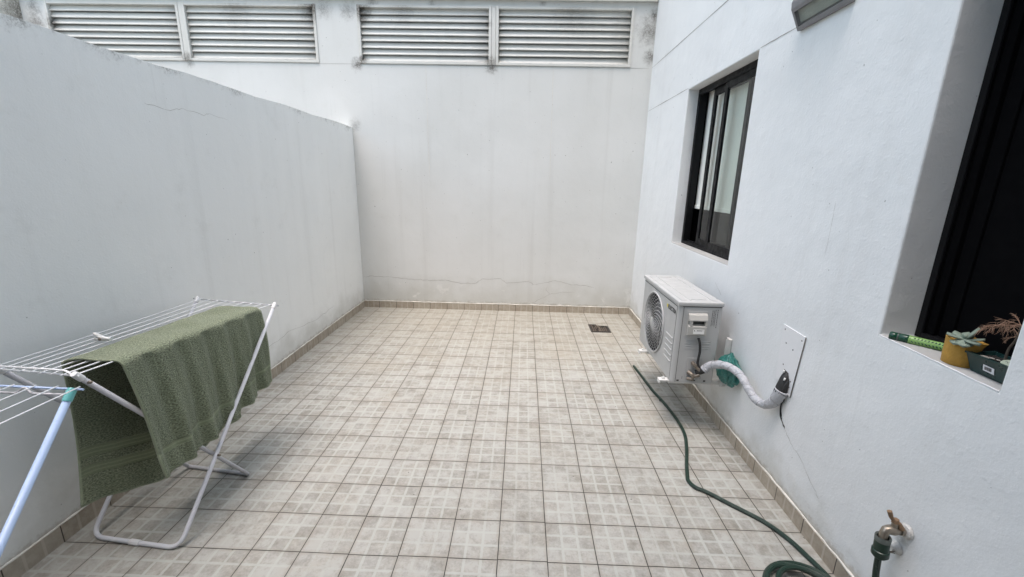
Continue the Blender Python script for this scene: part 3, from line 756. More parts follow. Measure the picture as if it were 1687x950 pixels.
for col_, (x_, zt_, zb_) in enumerate(((1.205, .775, .67), (1.193, .775, .675), (1.185, .77, .68), (1.176, .77, .675))):
    z_ = zt_
    while z_ > zb_:
        l_ = random.uniform(.002, .008); b.box(x_-.0022, x_+.0016, ay0-.0008, ay0-.0002, z_-l_, z_); z_ -= l_+random.uniform(.0012, .0035)
b.build('printed_notice', M_ink2, ac)
b = MB()
for z_ in (.580, .566, .548, .534): b.tube([(1.042, ay0+.0002, z_), (1.187, ay0+.0002, z_)], .0028, 6)
b.build('pressed_rib', M_ac, ac)
b = MB(); b.box(1.062, 1.145, ay0-.004, ay0, .335, .475, .0035, 2); b.build('valve_plate', M_ac, ac)
b = MB(); b.cyl((1.078, ay0-.002, .385), (1.100, ay0-.028, .372), .012); b.cyl((1.097, ay0-.002, .445), (1.102, ay0-.03, .438), .011, .012)
b.cyl((1.102, ay0-.022, .440), (1.135, ay0-.045, .405), .010); b.cyl((1.075, ay0-.01, .345), (1.100, ay0-.035, .352), .010); b.cyl((1.096, ay0-.03, .366), (1.13, ay0-.042, .385), .011)
b.lathe((1.098, ay0-.026, .372), (-.2, -1, -.1), [(.013, 0), (.013, .014), (.009, .016), (.009, .022)], 6); b.lathe((1.101, ay0-.026, .44), (-.1, -1, .1), [(.013, 0), (.013, .012), (.008, .014), (.008, .02)], 6)
b.build('valve', M_brass, ac, smooth=True)
b = MB(); b.tube(spline([(1.109, ay0-.012, .604), (1.114, ay0-.024, .58), (1.121, ay0-.026, .53), (1.118, ay0-.026, .48), (1.118, ay0-.03, .445), (1.136, ay0-.04, .415), (1.152, ay0-.05, .405)], 8), .0072, 10); b.build('power_cable', M_rubber, ac)
for (x_, z_, w_, h_) in ((1.023, .326, .014, .010), (1.047, .345, .002, .016), (1.115, .328, .024, .008), (1.155, .345, .002, .016), (1.182, .326, .014, .010)): 
    b = MB(); b.box(x_-w_/2, x_+w_/2, ay0-.0006, ay0+.0, z_-h_/2, z_+h_/2); b.build('bottom_slot', M_seam, ac)
for yy in (-2.355, -1.90):
    b = MB(); b.box(.925, .999, yy-.02, yy+.02, .2995, .3115, .003, 2); b.box(.925, .933, yy-.02, yy+.02, .286, .300, .002, 1); b.cyl((.955, yy, .311), (.955, yy, .320), .011, n=6); b.cyl((.955, yy, .320), (.955, yy, .326), .005, n=10)
    b.build('mounting_foot', M_steel, ac)

# brackets that carry it
for yy, lab in ((-2.355, 'white steel bracket under the near end of the air conditioner'), (-1.90, 'white steel bracket under the far end of the air conditioner')):
    br = thing('wall_bracket', (1.3, yy, .3), lab, 'bracket', 'brackets under the air conditioner')
    b = MB(); b.box(1.31, 1.327, yy-.022, yy+.022, .28, .585, .002, 1); b.box(1.29, 1.31, yy-.022, yy-.019, .28, .585); b.build('upright', M_steel, br)
    b = MB(); b.box(.98, 1.309, yy-.018, yy+.018, .302, .3115, .001, 1); b.box(.98, 1.309, yy-.018, yy-.015, .290, .302); b.build('arm', M_steel, br)

# insulated pipe bundle
pp = thing('insulated_pipe', (1.25, -2.7, .45), 'white taped pipe bundle curving from the air conditioner to the wall plate', 'pipe')
ctr = [(1.150, -2.448, .418), (1.178, -2.462, .452), (1.205, -2.512, .482), (1.228, -2.585, .500), (1.246, -2.665, .492), (1.262, -2.722, .450), (1.278, -2.772, .415), (1.288, -2.835, .418), (1.296, -2.885, .455), (1.302, -2.908, .50), (1.310, -2.918, .54)]
sp = spline(ctr, 9); nn = len(sp)
rad = [.0245-.005*min(1, i/30)+(.011*max(0, (i-nn*.68)/(nn*.32)))+random.uniform(-.001, .001)+.0024*((i*.21+.3*math.sin(i*.5)) % 1) for i in range(nn)]
b = MB(); b.tube(sp, rad, 18, uv=True); b.build('wrapping', M_pipe, pp, smooth=True)
b = MB(); b.tube(spline([(1.112, -2.43, .392), (1.135, -2.44, .405), (1.156, -2.45, .425)], 6), [.016+.0006*i for i in range(13)], 12); b.build('foam_sleeve', M_rubber, pp)
b = MB(); b.tube(spline([(1.306, -2.914, .525), (1.314, -2.912, .565), (1.328, -2.905, .605), (1.36, -2.90, .63)], 6), [.030-.0008*i for i in range(19)], 12)
b.tube(spline([(1.302, -2.928, .52), (1.312, -2.93, .565), (1.334, -2.92, .60)], 6), .012, 8); b.build('foam_sleeve', M_rubber, pp, smooth=True)
b = MB(); b.tube(spline([(1.303, -2.938, .53), (1.318, -2.930, .50), (1.327, -2.905, .455), (1.3275, -2.912, .41), (1.3285, -2.925, .39)], 6), .0035, 8); b.build('thin_cable', M_rubber, pp)
for p in ((1.304, -2.926, .592), (1.307, -2.935, .565), (1.308, -2.905, .622)):
    bb = MB(); bb.cyl(p, (p[0]+.006, p[1]+.004, p[2]+.012), .004, n=8); bb.build('bare_pipe_end', M_steel, pp)

# cover plate on the wall
cp = thing('cover_plate', (1.33, -2.92, .67), 'white painted metal cover plate on the wall where the pipe enters', 'wall plate')
def pl(z_): return -2.955-.025*(z_-.522)/.31
b = MB(); q = [(1.325, -2.80-.015, .835), (1.325, pl(.83), .828), (1.325, pl(.522), .522), (1.325, -2.925, .53), (1.325, -2.918, .625), (1.325, -2.878, .632), (1.325, -2.872, .56), (1.325, -2.83, .56)]
b.prism(q, (0.0042, 0, 0)); b.build('plate', M_plate, cp)
b = MB(); b.face([(1.3285, -2.926, .53), (1.3285, -2.918, .626), (1.3285, -2.877, .633), (1.3285, -2.872, .55)]); b.build('pipe_hole', M_black, cp)
for (y_, z_) in ((-2.835, .815), (-2.962, .805), (-2.86, .755), (-2.915, .742), (-2.94, .595), (-2.868, .65), (-2.938, .565)):
    b = MB(); b.cyl((1.3252, y_, z_), (1.3238, y_, z_), .0042, .0030, 10); b.build('screw', M_dot, cp)
b = MB(); b.tube([(1.3262, pl(.83)-.0015, .828), (1.3262, pl(.522)-.0015, .522)], .0022, 6); b.build('shadow_gap', M_dot, cp)

# green bag hung on the bracket
def bag():
    from mathutils import noise as mn
    b = MB(); bmesh.ops.create_icosphere(b.b, subdivisions=6, radius=1.0)
    for v in b.b.verts:
        p = v.co.copy(); th = math.atan2(p.y, p.x)
        pin = max(0, p.z-.15)/.85
        rr = 1-0.62*pin**1.5
        cr = mn.fractal(Vector((p.x*2.2, p.y*2.2, p.z*1.6)), 1.0, 2.0, 4)
        rid = 1-abs(mn.noise(Vector((p.x*3.4+5, p.y*3.4, p.z*2.0))))*2
        pleat = math.sin(th*13+3*p.z+2*cr)*(.05+.16*pin)
        fold = 1+.16*cr+.10*(rid-.5)+pleat
        q = Vector((p.x*rr*fold*.050, p.y*rr*fold*.100, p.z*(.100 if p.z < 0 else .085)*(1+.10*cr)+.010*math.sin(2*th)))
        q.x = min(q.x, .046)
        v.co = q+Vector((1.281, -2.475, .450))
    pts = []
    return b
b = bag(); bg_o = b.build('plastic_bag', M_bag, smooth=True, loc=(1.277, -2.47, .36)); tag(bg_o, 'crumpled teal plastic bag tied behind the near end of the air conditioner', 'bag')

# ------------------------------------------------------------------ wall lamp
lp = thing('wall_lamp', (1.33, -2.71, 2.18), 'grey box-shaped floodlight with glass front high on the right wall', 'lamp')
ya, yb = -2.545, -2.875
P_out = [(1.329, 2.172), (1.312, 2.170), (1.268, 2.258), (1.266, 2.285), (1.292, 2.365), (1.329, 2.375)]
b = MB()
for (y0, y1) in ((ya, ya-.014), (yb+.014, yb)): b.prism([(x_, y0, z_) for x_, z_ in P_out], (0, y1-y0, 0))
P_in = [(1.329, 2.172), (1.312, 2.170), (1.3045, 2.185), (1.318, 2.192), (1.318, 2.36), (1.329, 2.36)]
b.prism([(x_, ya-.014, z_) for x_, z_ in P_in], (0, yb-ya+.028, 0))
P_top = [(1.276, 2.243), (1.268, 2.258), (1.266, 2.285), (1.292, 2.365), (1.318, 2.372), (1.318, 2.358), (1.296, 2.355), (1.277, 2.284), (1.284, 2.252)]
b.prism([(x_, ya-.014, z_) for x_, z_ in P_top], (0, yb-ya+.028, 0))
b.build('housing', M_lamp, lp)
b = MB(); b.prism([(x_, ya-.016, z_) for x_, z_ in ((1.312, 2.20), (1.290, 2.25), (1.300, 2.30), (1.317, 2.30))], (0, yb-ya+.032, 0)); b.build('reflector', M_lampi, lp)
b = MB(); b.prism([(x_, ya-.0142, z_) for x_, z_ in ((1.3055, 2.187), (1.2795, 2.246), (1.2820, 2.248), (1.3080, 2.189))], (0, yb-ya+.0284, 0)); b.build('lamp_glass', M_glass, lp)

# ------------------------------------------------------------------ tap, hose
tp = thing('garden_tap', (1.33, -3.605, .405), 'tarnished brass garden tap with rusty lever on the right wall near the floor', 'tap')
ty, tz = -3.607, .405
b = MB(); b.lathe((1.3285, ty, tz-.002), (-1, 0, .0), [(.024, 0), (.026, .003), (.020, .006), (.022, .010), (.016, .013)], 11); b.build('wall_flange', M_paint_old, tp, smooth=True)
b = MB(); b.tube([(1.318, ty, tz), (1.312, ty, tz), (1.311, ty, tz), (1.303, ty, tz), (1.302, ty, tz), (1.28, ty, tz)], [.012, .012, .0155, .0155, .012, .012], 16)
b.tube([(1.298, ty, tz), (1.284, ty, tz), (1.270, ty, tz+.001), (1.262, ty, tz), (1.256, ty-.002, tz-.012), (1.254, ty-.004, tz-.03)], [.013, .0165, .0145, .013, .0125, .012], 16)
b.cyl((1.286, ty, tz+.010), (1.284, ty, tz+.03), .0095); b.build('tap_body', M_tap, tp, smooth=True)
b = MB(); b.tube(fillet([(1.300, ty-.012, tz+.012), (1.290, ty-.004, tz+.032), (1.272, ty+.002, tz+.040), (1.262, ty+.006, tz+.066)], .012, 4), [.007, .007, .007, .007, .007, .0065, .006, .0055, .0055, .006, .0065, .007], 10)
b.cyl((1.284, ty, tz+.03), (1.283, ty, tz+.042), .012, .009, 6); b.build('lever', M_rust, tp, smooth=True)

hs_ = thing('garden_hose', (1.15, -3.45, 0), 'dark green garden hose running over the tiles and coiled below the tap', 'hose')
fl = [(1.013, -1.506), (1.028, -1.70), (1.045, -1.93), (1.072, -2.116), (1.086, -2.315), (1.078, -2.47), (1.04, -2.61), (.985, -2.76), (.952, -2.86), (.943, -2.90), (.960, -2.945), (1.008, -2.98), (1.075, -3.047), (1.183, -3.153), (1.238, -3.25), (1.265, -3.343), (1.283, -3.425), (1.287, -3.50), (1.25, -3.60), (1.15, -3.66)]
pts = [(x_, y_, .0095) for x_, y_ in fl]
for k in range(1, 34):
    a = -math.pi*.5-k*2*math.pi/11; cyc = k/11
    rx = .150-.022*cyc; ry = .145-.018*cyc
    zc = .0095+.0165*min(1.0, cyc)+.009*max(0, cyc-1)
    if math.sin(a) > .25 and k < 8: zc += .004
    pts.append((1.142+rx*math.cos(a)+.012*math.sin(3*cyc), -3.515+ry*math.sin(a), zc))
last = pts[-1]
pts += [(1.18, -3.655, .045), (1.245, -3.68, .06), (1.262, -3.648, .13), (1.258, -3.622, .22), (1.255, -3.614, .30), (1.254, -3.612, .33)]
b = MB(); sp = spline(pts, 8)
b.tube(sp, .0095, 12, uv=True); b.build('hose_tube', M_hose, hs_)
top_ = Vector((1.2545, -3.611, .385)); bot_ = Vector((1.2565, -3.615, .305)); axv = (bot_-top_).normalized()
b = MB(); b.lathe(top_, axv, [(.0205, .018), (.0205, .05), (.0235, .052), (.0235, .07), (.017, .078), (.012, .082)], 24); b.build('connector', M_conn, hs_, smooth=True)
b = MB(); b.lathe(top_, axv, [(.016, .004), (.0205, 0), (.0215, .004), (.0212, .018), (.016, .019)], 24, False, False); b.build('connector_collar', M_conn2, hs_, smooth=True)
b = MB()
b.lathe((1.060, -2.065, .0095), (.3, -1, 0), [(.0115, 0), (.0125, .004), (.0125, .008), (.0115, .012)], 14, False, False); b.build('hose_crease', M_hose, hs_)

hk = thing('wall_hook', (1.33, -3.592, .315), 'bent wire stub sticking out of a patched hole below the tap', 'hook')
b = MB(); b.lathe((1.3295, -3.592, .322), (-1, .1, -.1), [(.022, 0), (.019, .006), (.011, .012), (.009, .02)], 14); b.build('plaster_patch', M_paint_old, hk, smooth=True)
b = MB(); b.tube(spline([(1.326, -3.596, .312), (1.300, -3.604, .318), (1.285, -3.604, .322), (1.292, -3.600, .312), (1.312, -3.596, .306), (1.326, -3.592, .300)], 6), .0018, 6); b.build('wire', M_brass, hk)

# ------------------------------------------------------------------ drying rack with towel
def bar_along(a, b_, n): return [Vector(a)+(Vector(b_)-Vector(a))*k/n for k in range(n+1)]
rk = thing('drying_rack', (-1.48, -3.1, 0), 'white folding clothes rack with grey legs, the towel draped over it', 'clothes rack')
RF, LF = (-1.268, -2.612, .795), (-1.71, -2.587, .808)
RN, LN = (-1.338, -3.578, .842), (-1.668, -3.522, .829)
b = MB(); b.tube(fillet([RF, (-1.279, -3.418, .010), (-1.68, -3.378, .010), LF], .055), .0088, 12); b.build('outer_leg_frame', M_rackw, rk)
b = MB(); b.tube(fillet([RN, (-1.285, -2.972, .010), (-1.625, -2.930, .010), LN], .012), .0088, 12); b.build('inner_leg_frame', M_rackg, rk)
for p, q in ((RF, (-1.279, -3.418, .010)), (LF, (-1.68, -3.378, .010)), (RN, (-1.285, -2.972, .010)), (LN, (-1.625, -2.93, .010))):
    d = (Vector(p)-Vector(q)).normalized(); b = MB(); b.tube([Vector(p)-d*.022, Vector(p)+d*.004, Vector(p)+d*.011], [.0108, .0108, .0095], 12); b.build('end_cap', M_capw, rk, smooth=True)
for p in ((-1.262, -3.163, .258), (-1.70, -3.09, .28), (-1.327, -3.555, .808)):
    b = MB(); b.lathe(p, (1, 0, 0), [(.0055, -.004), (.0055, .006), (.003, .009)], 10); b.build('rivet', M_brass, rk)
b = MB(); b.tube([(-1.50, -3.396, .010), (-1.46, -3.40, .010)], .0115, 12); b.build('foot_sleeve', M_capw, rk)
FB0, FB1 = Vector((-1.735, -2.583, .808)), Vector((-1.245, -2.613, .790))
NB0, NB1 = Vector((-1.69, -3.528, .832)), Vector((-1.325, -3.582, .842))
b = MB(); b.tube(bar_along(FB0, FB1, 2), .0030, 8); b.build('end_bar', M_rackg, rk)
b = MB(); b.tube(bar_along(NB0, NB1, 2), .0030, 8); b.build('end_bar', M_wire, rk)
b = MB(); b.tube(fillet([(-1.70, -3.545, .832), (-1.655, -3.552, .832), (-1.65, -3.545, .850), (-1.40, -3.575, .858), (-1.37, -3.575, .856), (-1.345, -3.583, .844)], .012, 4), .0032, 8); b.build('locking_bar', M_wire, rk)
NW = 9
for k in range(NW):
    s_ = (k+.35)/(NW-.3)
    a = NB0.lerp(NB1, s_)+Vector((0, 0, .003)); c = FB0.lerp(FB1, .06+s_*.88)+Vector((0, 0, .003))
    b = MB(); b.tube([a+Vector((0, -.010, -.001))]+[a.lerp(c, q/8)+Vector((0, 0, -.003*math.sin(math.pi*q/8))) for q in range(9)]+[c+Vector((0, .008, -.001))], .0023, 6); b.build('wire', M_wire, rk)

def towel():
    m = MB(); uvl = m.b.loops.layers.uv.new('UVMap')
    NY, y0, y1 = 96, -3.46, -2.72
    grid = []
    def lerp(a, c, t): return a+(c-a)*t
    def sm(t): return t*t*(3-2*t)
    for j in range(NY+1):
        v = j/NY; row = []
        zl, zr = lerp(.838, .806, v), lerp(.838, .806, v)
        xl, xr = lerp(-1.500, -1.513, v), lerp(-1.309, -1.283, v)
        # hems
        hxl = lerp(-1.55, -1.47, sm(min(1, v/.28))); hxl = lerp(hxl, -1.455, v)
        hzl = lerp(.265, .19, sm(min(1, v/.38)))
        hzr = lerp(.342, .388, v)-.028*math.sin(math.pi*v)**1.0
        hyl = lerp(-3.50, -2.74, v); hyr = lerp(-3.42, -2.695, v)
        ty_ = lerp(y0, y1, v)
        tyl = lerp(-3.475, -2.72, v)
        fold = lambda s, f, ph: math.sin(f*v*2*math.pi+ph)*s
        prof = []
        NL, NT_, NRr = 44, 18, 40
        for i in range(NL):                 # wall-side drop, from the hem up
            t = i/NL; tt = 1-t
            x_ = lerp(hxl, xl, t)+fold(.010*tt, 3.2, .5)+fold(.006*tt, 6.5, 1+2*t)-.020*math.sin(math.pi*t)*math.exp(-v*7)
            y_ = lerp(hyl, tyl, t)+.03*math.sin(math.pi*t)*math.exp(-v*9)
            prof.append((x_, y_, lerp(hzl, zl-.004, t), t))
        for i in range(NT_+1):
            t = i/NT_
            edge = math.exp(-t*12)+math.exp(-(1-t)*12)
            z_ = zl+.004-.010*edge*edge+.004*math.sin(math.pi*t)*math.sin(6*v*math.pi+2)+.003*math.sin(19*v+7*t)*math.sin(math.pi*t)+.0025*math.sin(41*v+5*t)*math.sin(math.pi*t)
            prof.append((lerp(xl, xr, t), lerp(tyl, ty_, t), z_, t))
        for i in range(1, NRr+1):           # yard-side drop, down to the hem
            t = i/NRr
            amp = .005+.015*t
            x_ = lerp(xr, -1.288, t)+.004*math.sin(math.pi*min(1, t*1.2))+math.sin(v*2*math.pi*5.2+1.2*t+.4)*amp*.75+math.sin(v*2*math.pi*11+2-1.5*t)*amp*.32
            x_ += .016*t*math.exp(-((v-.12-.25*(1-t))/.08)**2)
            prof.append((x_, lerp(ty_, hyr, t)+.004*math.sin(5*t), lerp(zr-.004, hzr, t), t))
        acc = 0; pv = None
        for k, p in enumerate(prof):
            q = Vector(p[:3])
            if pv is not None: acc += (q-pv).length
            pv = q
            row.append((m.b.verts.new(q), acc))
        L = row[-1][1]
        grid.append([(a, .74*v, s*1.242/L) for a, s in row])
    for r0, r1 in zip(grid, grid[1:]):
        for k in range(len(r0)-1):
            f_ = m.b.faces.new((r0[k][0], r0[k+1][0], r1[k+1][0], r1[k][0])); f_.smooth = True
            for l, q in zip(f_.loops, (r0[k], r0[k+1], r1[k+1], r1[k])): l[uvl].uv = (q[1], q[2])
    return m
tw = towel().build('towel', M_towel, loc=(-1.4, -3.1, .3))
md = tw.modifiers.new('pile', 'SOLIDIFY'); md.thickness = 0.006; md.offset = 0
tag(tw, 'sage green terry towel hanging folded over the white rack wires', 'towel')

pg = thing('clothes_peg', (-1.53, -3.28, .84), 'white plastic clothes peg lying across the wires at the towel edge', 'clothes peg')
for dz, tip in ((.0, .0), (.008, .014)):
    b = MB(); b.tube([(-1.595, -3.262, .838+dz+tip), (-1.553, -3.277, .842+dz*.8), (-1.50, -3.295, .848+dz*.4)], [.0065, .0085, .0055], 4); b.build('jaw', M_peg, pg)
b = MB(); b.lathe((-1.556, -3.287, .845), (.3, .9, 0), [(.006, 0), (.006, .016)], 10); b.build('spring', M_brass, pg)

# ------------------------------------------------------------------ second rack, light blue
r2_ = thing('drying_rack', (-1.42, -4.05, 0), 'light blue clothes rack with teal corner caps at the left edge', 'clothes rack')
bR, bL = Vector((-1.205, -3.682, .852)), Vector((-1.66, -3.672, .852))
Lg = [(-1.238, -3.690, .842), (-1.245, -4.345, .010), (-1.63, -4.345, .010), (-1.622, -3.680, .842)]
b = MB(); b.tube(fillet(Lg, .05), .0098, 14); b.build('outer_leg_frame', M_rackb, r2_)
b = MB(); b.tube(fillet([(-1.262, -4.42, .842), (-1.266, -3.80, .010), (-1.605, -3.80, .010), (-1.60, -4.42, .842)], .05), .0098, 14); b.build('inner_leg_frame', M_rackb, r2_)
for p, q in ((Lg[0], Lg[1]), (Lg[3], Lg[2])):
    d = (Vector(p)-Vector(q)).normalized(); b = MB(); b.tube([Vector(p)-d*.022, Vector(p)+d*.010, Vector(p)+d*.016], [.0118, .0118, .010], 14); b.build('end_cap', M_teal, r2_, smooth=True)
b = MB(); b.tube([bR, bL], .0034, 8); b.build('end_bar', M_rackb, r2_)
b = MB(); b.tube([(-1.205, -4.42, .852), (-1.66, -4.42, .852)], .0034, 8); b.build('end_bar', M_rackb, r2_)
b = MB(); b.tube(fillet([(-1.235, -3.690, .838), (-1.355, -3.690, .838), (-1.372, -3.686, .853), (-1.382, -3.686, .853), (-1.40, -3.690, .838), (-1.62, -3.684, .838)], .010, 4), .0036, 8); b.build('locking_bar', M_rackg, r2_)  # grey instead of blue, painting in the shade on this lower rod
for k in range(7):
    x_ = -1.222-.066*k
    b = MB(); b.tube([(x_, -3.674, .8565), (x_, -4.05, .855), (x_, -4.43, .8565)], .0019, 6); b.build('wire', M_wire, r2_)

# ------------------------------------------------------------------ things on the plant sill
SZ = .963
nz = thing('hose_nozzle', (1.38, -3.39, SZ), 'green hose spray wand lying on the plant sill, dark cap and lime grip', 'hose nozzle')
A_ = Vector((1.336, -3.365, SZ+.0195)); B_ = Vector((1.424, -3.470, SZ+.0195)); d = (B_-A_).normalized(); Lz = (B_-A_).length
b = MB(); b.lathe(A_, d, [(.0125, 0), (.0145, .002), (.0145, .020), (.0132, .021), (.0132, .024), (.0145, .025), (.0145, .046), (.0135, .05)], 10); b.build('cap', M_nozd, nz)
b = MB(); b.lathe(A_+d*.0205, d, [(.0142, 0), (.0149, .0008), (.0149, .0028), (.0142, .0036)], 20); b.build('cap_band', M_conn2, nz)
b = MB(); b.lathe(A_, d, [(.0125, .049), (.0150, .050), (.0150, .053), (.0138, .054), (.0125, Lz)], 24); b.build('grip', M_nozl, nz, smooth=True)
b = MB(); si = d.cross(Vector((0, 0, 1))).normalized(); upv = si.cross(d)
for k in range(9):
    for sg in (-1, 1):
        c0 = A_+d*(.062+k*.0085)
        dirv = (si*(-1)+upv*.55*sg+upv*.35).normalized()
        if dirv.x > 0: dirv = (si+upv*.55*sg+upv*.35).normalized()
        p_ = c0+dirv*.0128+d*(.002*sg)
        tng = d*.5+(upv*sg)*.6
        b.tube([p_-tng*.0045, p_+tng*.0045], .0017, 6)
b.build('grip_slot', M_nozd, nz)

pt = thing('plant_pot', (1.385, -3.557, SZ), 'small ochre clay pot with a pouring lip on the plant sill', 'plant pot')
def pot():
    m = MB(); n = 40; c = Vector((1.383, -3.556, SZ))
    prof = [(.000, .001), (.033, 0), (.037, .004), (.0385, .03), (.0385, .052), (.0395, .078), (.0400, .081), (.0370, .081), (.0355, .060), (.000, .060)]
    rings = []
    for rr, h in prof:
        ring_ = []
        for k in range(n):
            a = 2*math.pi*k/n; e = 0
            if h > .05 and rr > .02:                   # lip drawn out towards the tray
                e = .014*math.exp(-((a-4.95)/.38)**2)*(h-.05)/.03
            ring_.append(m.b.verts.new(c+Vector(((rr+e)*math.cos(a), (rr+e)*math.sin(a), h+.002*math.sin(3*a)*(h > .05)))))
        rings.append(ring_)
    for r0, r1 in zip(rings, rings[1:]):
        for k in range(n):
            f_ = m.b.faces.new((r0[k], r0[(k+1) % n], r1[(k+1) % n], r1[k])); f_.smooth = True
    bmesh.ops.remove_doubles(m.b, verts=m.b.verts[:], dist=1e-5)
    return m
pot().build('bowl', M_terra, pt)
b = MB(); b.lathe((1.383, -3.556, SZ+.060), (0, 0, 1), [(.0355, 0), (.035, .004), (.02, .006)], 24); b.build('soil', M_soil, pt)
sc = thing('succulent', (1.375, -3.56, SZ+.066), 'pale grey-green rosette succulent growing in the ochre pot', 'plant')
def leaf(dirv, L, W, lift, th=.0042):
    m = MB(); dirv = Vector(dirv).normalized(); side = dirv.cross(Vector((0, 0, 1)))
    side = side.normalized() if side.length > 1e-4 else Vector((0, 1, 0)); nr = side.cross(dirv).normalized(); c = Vector((1.366, -3.572, SZ+.084))
    n = 9; rows_ = []
    for i in range(n+1):
        t = i/n; wv = W*(.12+.88*math.sin(math.pi*min(1, t**1.35*.90+.06))**.75)*(1 if t < .999 else .15)
        o_ = c+dirv*L*t+nr*(lift*t*t)
        rows_.append([m.b.verts.new(o_+side*wv*u_+nr*(th*(1-u_*u_)*s_+.10*wv*u_*u_)) for u_, s_ in ((-1, 0), (-.5, 1), (0, 1), (.5, 1), (1, 0), (.5, -1), (0, -1), (-.5, -1))])
    for r0, r1 in zip(rows_, rows_[1:]):
        for k in range(8):
            f_ = m.b.faces.new((r0[k], r0[(k+1) % 8], r1[(k+1) % 8], r1[k])); f_.smooth = True
    m.b.faces.new(rows_[0][::-1]); m.b.faces.new(rows_[-1])
    return m
for (dv, L, W) in (((.42, -.36, .80), .046, .017), ((-.62, .72, .10), .040, .018), ((-.85, -.10, -.45), .036, .019), ((-.62, -.66, -.45), .038, .019), ((.05, -1, -.12), .042, .017), ((.62, -.74, .16), .040, .015), ((.75, .5, .3), .034, .016), ((-.1, .95, .3), .034, .016), ((-.4, .1, .9), .018, .010), ((.1, -.3, 1), .017, .008)):
    leaf(dv, L, W, .004).build('leaf', M_succ, sc)

tr = thing('planter_tray', (1.40, -3.655, SZ), 'dark green rectangular planter tray with a barcode sticker on the plant sill', 'planter')
def tray():
    m = MB(); h0, h1 = SZ-.004, SZ+.056
    def rect(x0, x1, y0, y1, z_): return [m.b.verts.new(p) for p in ((x0, y0, z_), (x1, y0, z_), (x1, y1, z_), (x0, y1, z_))]
    R_ = [rect(1.380, 1.432, -3.700, -3.612, h0), rect(1.380, 1.432, -3.700, -3.612, h0+.006), rect(1.374, 1.436, -3.706, -3.603, h0+.0065), rect(1.363, 1.445, -3.7175, -3.590, h1-.006), rect(1.360, 1.446, -3.7185, -3.587, h1-.005), rect(1.360, 1.446, -3.7185, -3.587, h1), rect(1.3665, 1.440, -3.712, -3.594, h1), rect(1.370, 1.437, -3.708, -3.599, h1-.012)]
    m.b.faces.new(R_[0][::-1])
    for a, c in zip(R_, R_[1:]):
        for k in range(4): m.b.faces.new((a[k], a[(k+1) % 4], c[(k+1) % 4], c[k]))
    return m
tray().build('tray_shell', M_tray, tr)
b = MB()
n1, n2 = 16, 22; gv = [[b.b.verts.new((1.3695+.068*i/n1, -3.709+.1105*j/n2, SZ+.046+random.uniform(-.002, .004))) for j in range(n2+1)] for i in range(n1+1)]
for i in range(n1):
    for j in range(n2): b.b.faces.new((gv[i][j], gv[i+1][j], gv[i+1][j+1], gv[i][j+1]))
b.build('soil', M_soil, tr)
for (x_, y_, s_) in ((1.385, -3.618, .009), (1.395, -3.628, .006), (1.40, -3.64, .004), (1.384, -3.672, .005), (1.378, -3.69, .005)):
    b = MB(); r_ = bmesh.ops.create_icosphere(b.b, subdivisions=2, radius=1)
    for v in r_['verts']: v.co = Vector((x_+v.co.x*s_*.9, y_+v.co.y*s_*1.3, SZ+.050+v.co.z*s_*.35))
    b.build('pebble', M_stone, tr)
def front(y_, z_): 
    f_ = (z_-SZ-.0025)/(.0475)
    return (1.374-.011*f_-.0012, y_, z_)
b = MB(); q = [front(-3.638, SZ+.036), front(-3.667, SZ+.034), front(-3.667, SZ+.016), front(-3.638, SZ+.018)]
b.prism(q, (-.0004, 0, 0)); b.build('barcode_sticker', M_label_p, tr)
b = MB(); yk = -3.6425
while yk > -3.660:
    wv = random.choice((.0006, .0009, .0014))
    q = [front(yk, SZ+.0315), front(yk-wv, SZ+.0315), front(yk-wv, SZ+.0215), front(yk, SZ+.0215)]
    b.prism([(p[0]-.0005, p[1], p[2]) for p in q], (-.0003, 0, 0)); yk -= wv+random.choice((.0006, .0010))
b.build('barcode_print', M_ink, tr)
tg = MB(); c0 = Vector((1.376, -3.690, SZ+.060)); n = 24
tg.prism([c0+Vector((.004*math.sin(2*math.pi*k/n)*.4-.000, .024*math.cos(2*math.pi*k/n), .0085*math.sin(2*math.pi*k/n)-.004*math.cos(2*math.pi*k/n))) for k in range(n)], (.0015, 0, .0008))
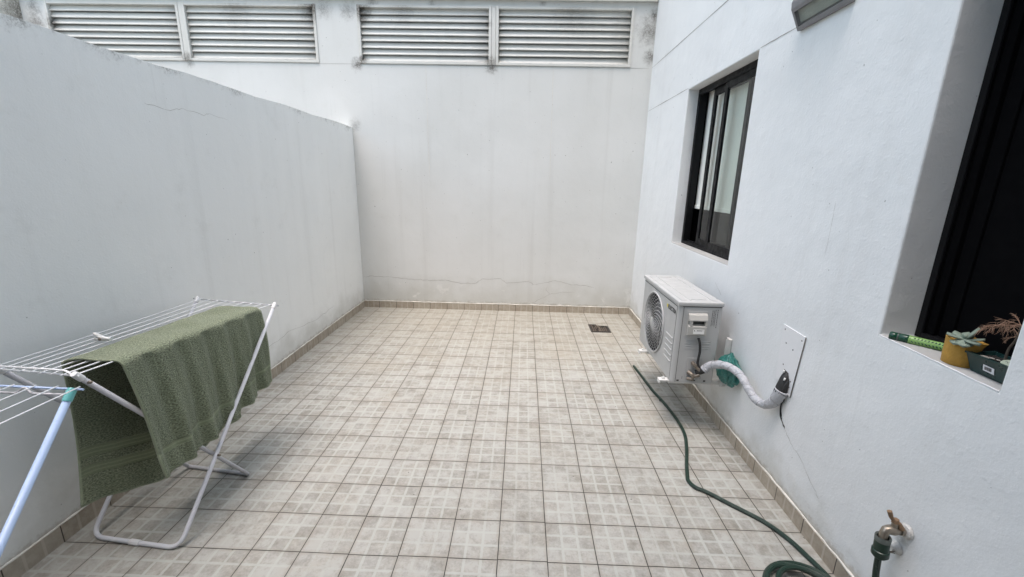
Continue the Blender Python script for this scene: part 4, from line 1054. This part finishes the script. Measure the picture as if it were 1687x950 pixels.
tgo = tg.build('plant_tag', M_tag, loc=(1.376, -3.69, SZ+.05)); tag(tgo, 'oval cream plant tag stuck in the soil of the dark green tray', 'plant tag')
b = MB()
for k in range(4): b.tube([c0+Vector((-.0012, .012-.007*k, .001+.001*k)), c0+Vector((-.0012, .008-.007*k, .004+.001*k)), c0+Vector((-.0012, .006-.007*k, -.001+.001*k))], .0005, 4)
b.build('scribble', M_ink2, tgo)

bo = thing('dead_bonsai', (1.408, -3.652, SZ+.046), 'dead bonsai tree with dry brown twigs standing in the dark green tray', 'bonsai')
trunk = spline([(1.409, -3.648, SZ+.045), (1.406, -3.650, SZ+.085), (1.404, -3.660, SZ+.115), (1.402, -3.664, SZ+.14), (1.401, -3.665, SZ+.160)], 6)
b = MB(); b.tube(trunk, [.0034-.00007*i for i in range(len(trunk))], 8); b.build('trunk', M_bark, bo)
b = MB(); rnd = random.Random(3)
def grow(p, d, L, r, depth):
    pts_ = [p]; q = Vector(p)
    for i in range(4):
        d = (d+Vector((rnd.uniform(-.28, .28), rnd.uniform(-.28, .28), rnd.uniform(-.30, .14)))).normalized(); q = q+d*L/4; pts_.append(q.copy())
    b.tube(pts_, [r*(1-.15*i) for i in range(5)], 5, caps=False)
    if depth == 0: return
    for k in range(4 if depth > 1 else 5):
        s_ = pts_[rnd.choice((2, 3, 4, 4))]
        dd = (d+Vector((rnd.uniform(-.8, .8), rnd.uniform(-.9, .9), rnd.uniform(-.75, .35)))).normalized()
        grow(s_, dd, L*rnd.uniform(.55, .8), r*.72, depth-1)
for dv, i, L in (((-.5, 1, .25), 22, .042), ((-.3, .9, -.05), 23, .046), ((-.6, .5, .35), 24, .030), ((.1, 1, .3), 23, .040), ((-.4, -1, .2), 23, .030), ((.3, -.8, .1), 24, .03), ((-.7, .1, .2), 24, .028), ((-.2, .4, .6), 24, .022), ((-.1, -.9, -.4), 20, .024), ((-.1, .8, -.55), 15, .018)):
    grow(trunk[i], Vector(dv).normalized(), L, .0012, 2)
b.build('twigs', M_twig, bo)
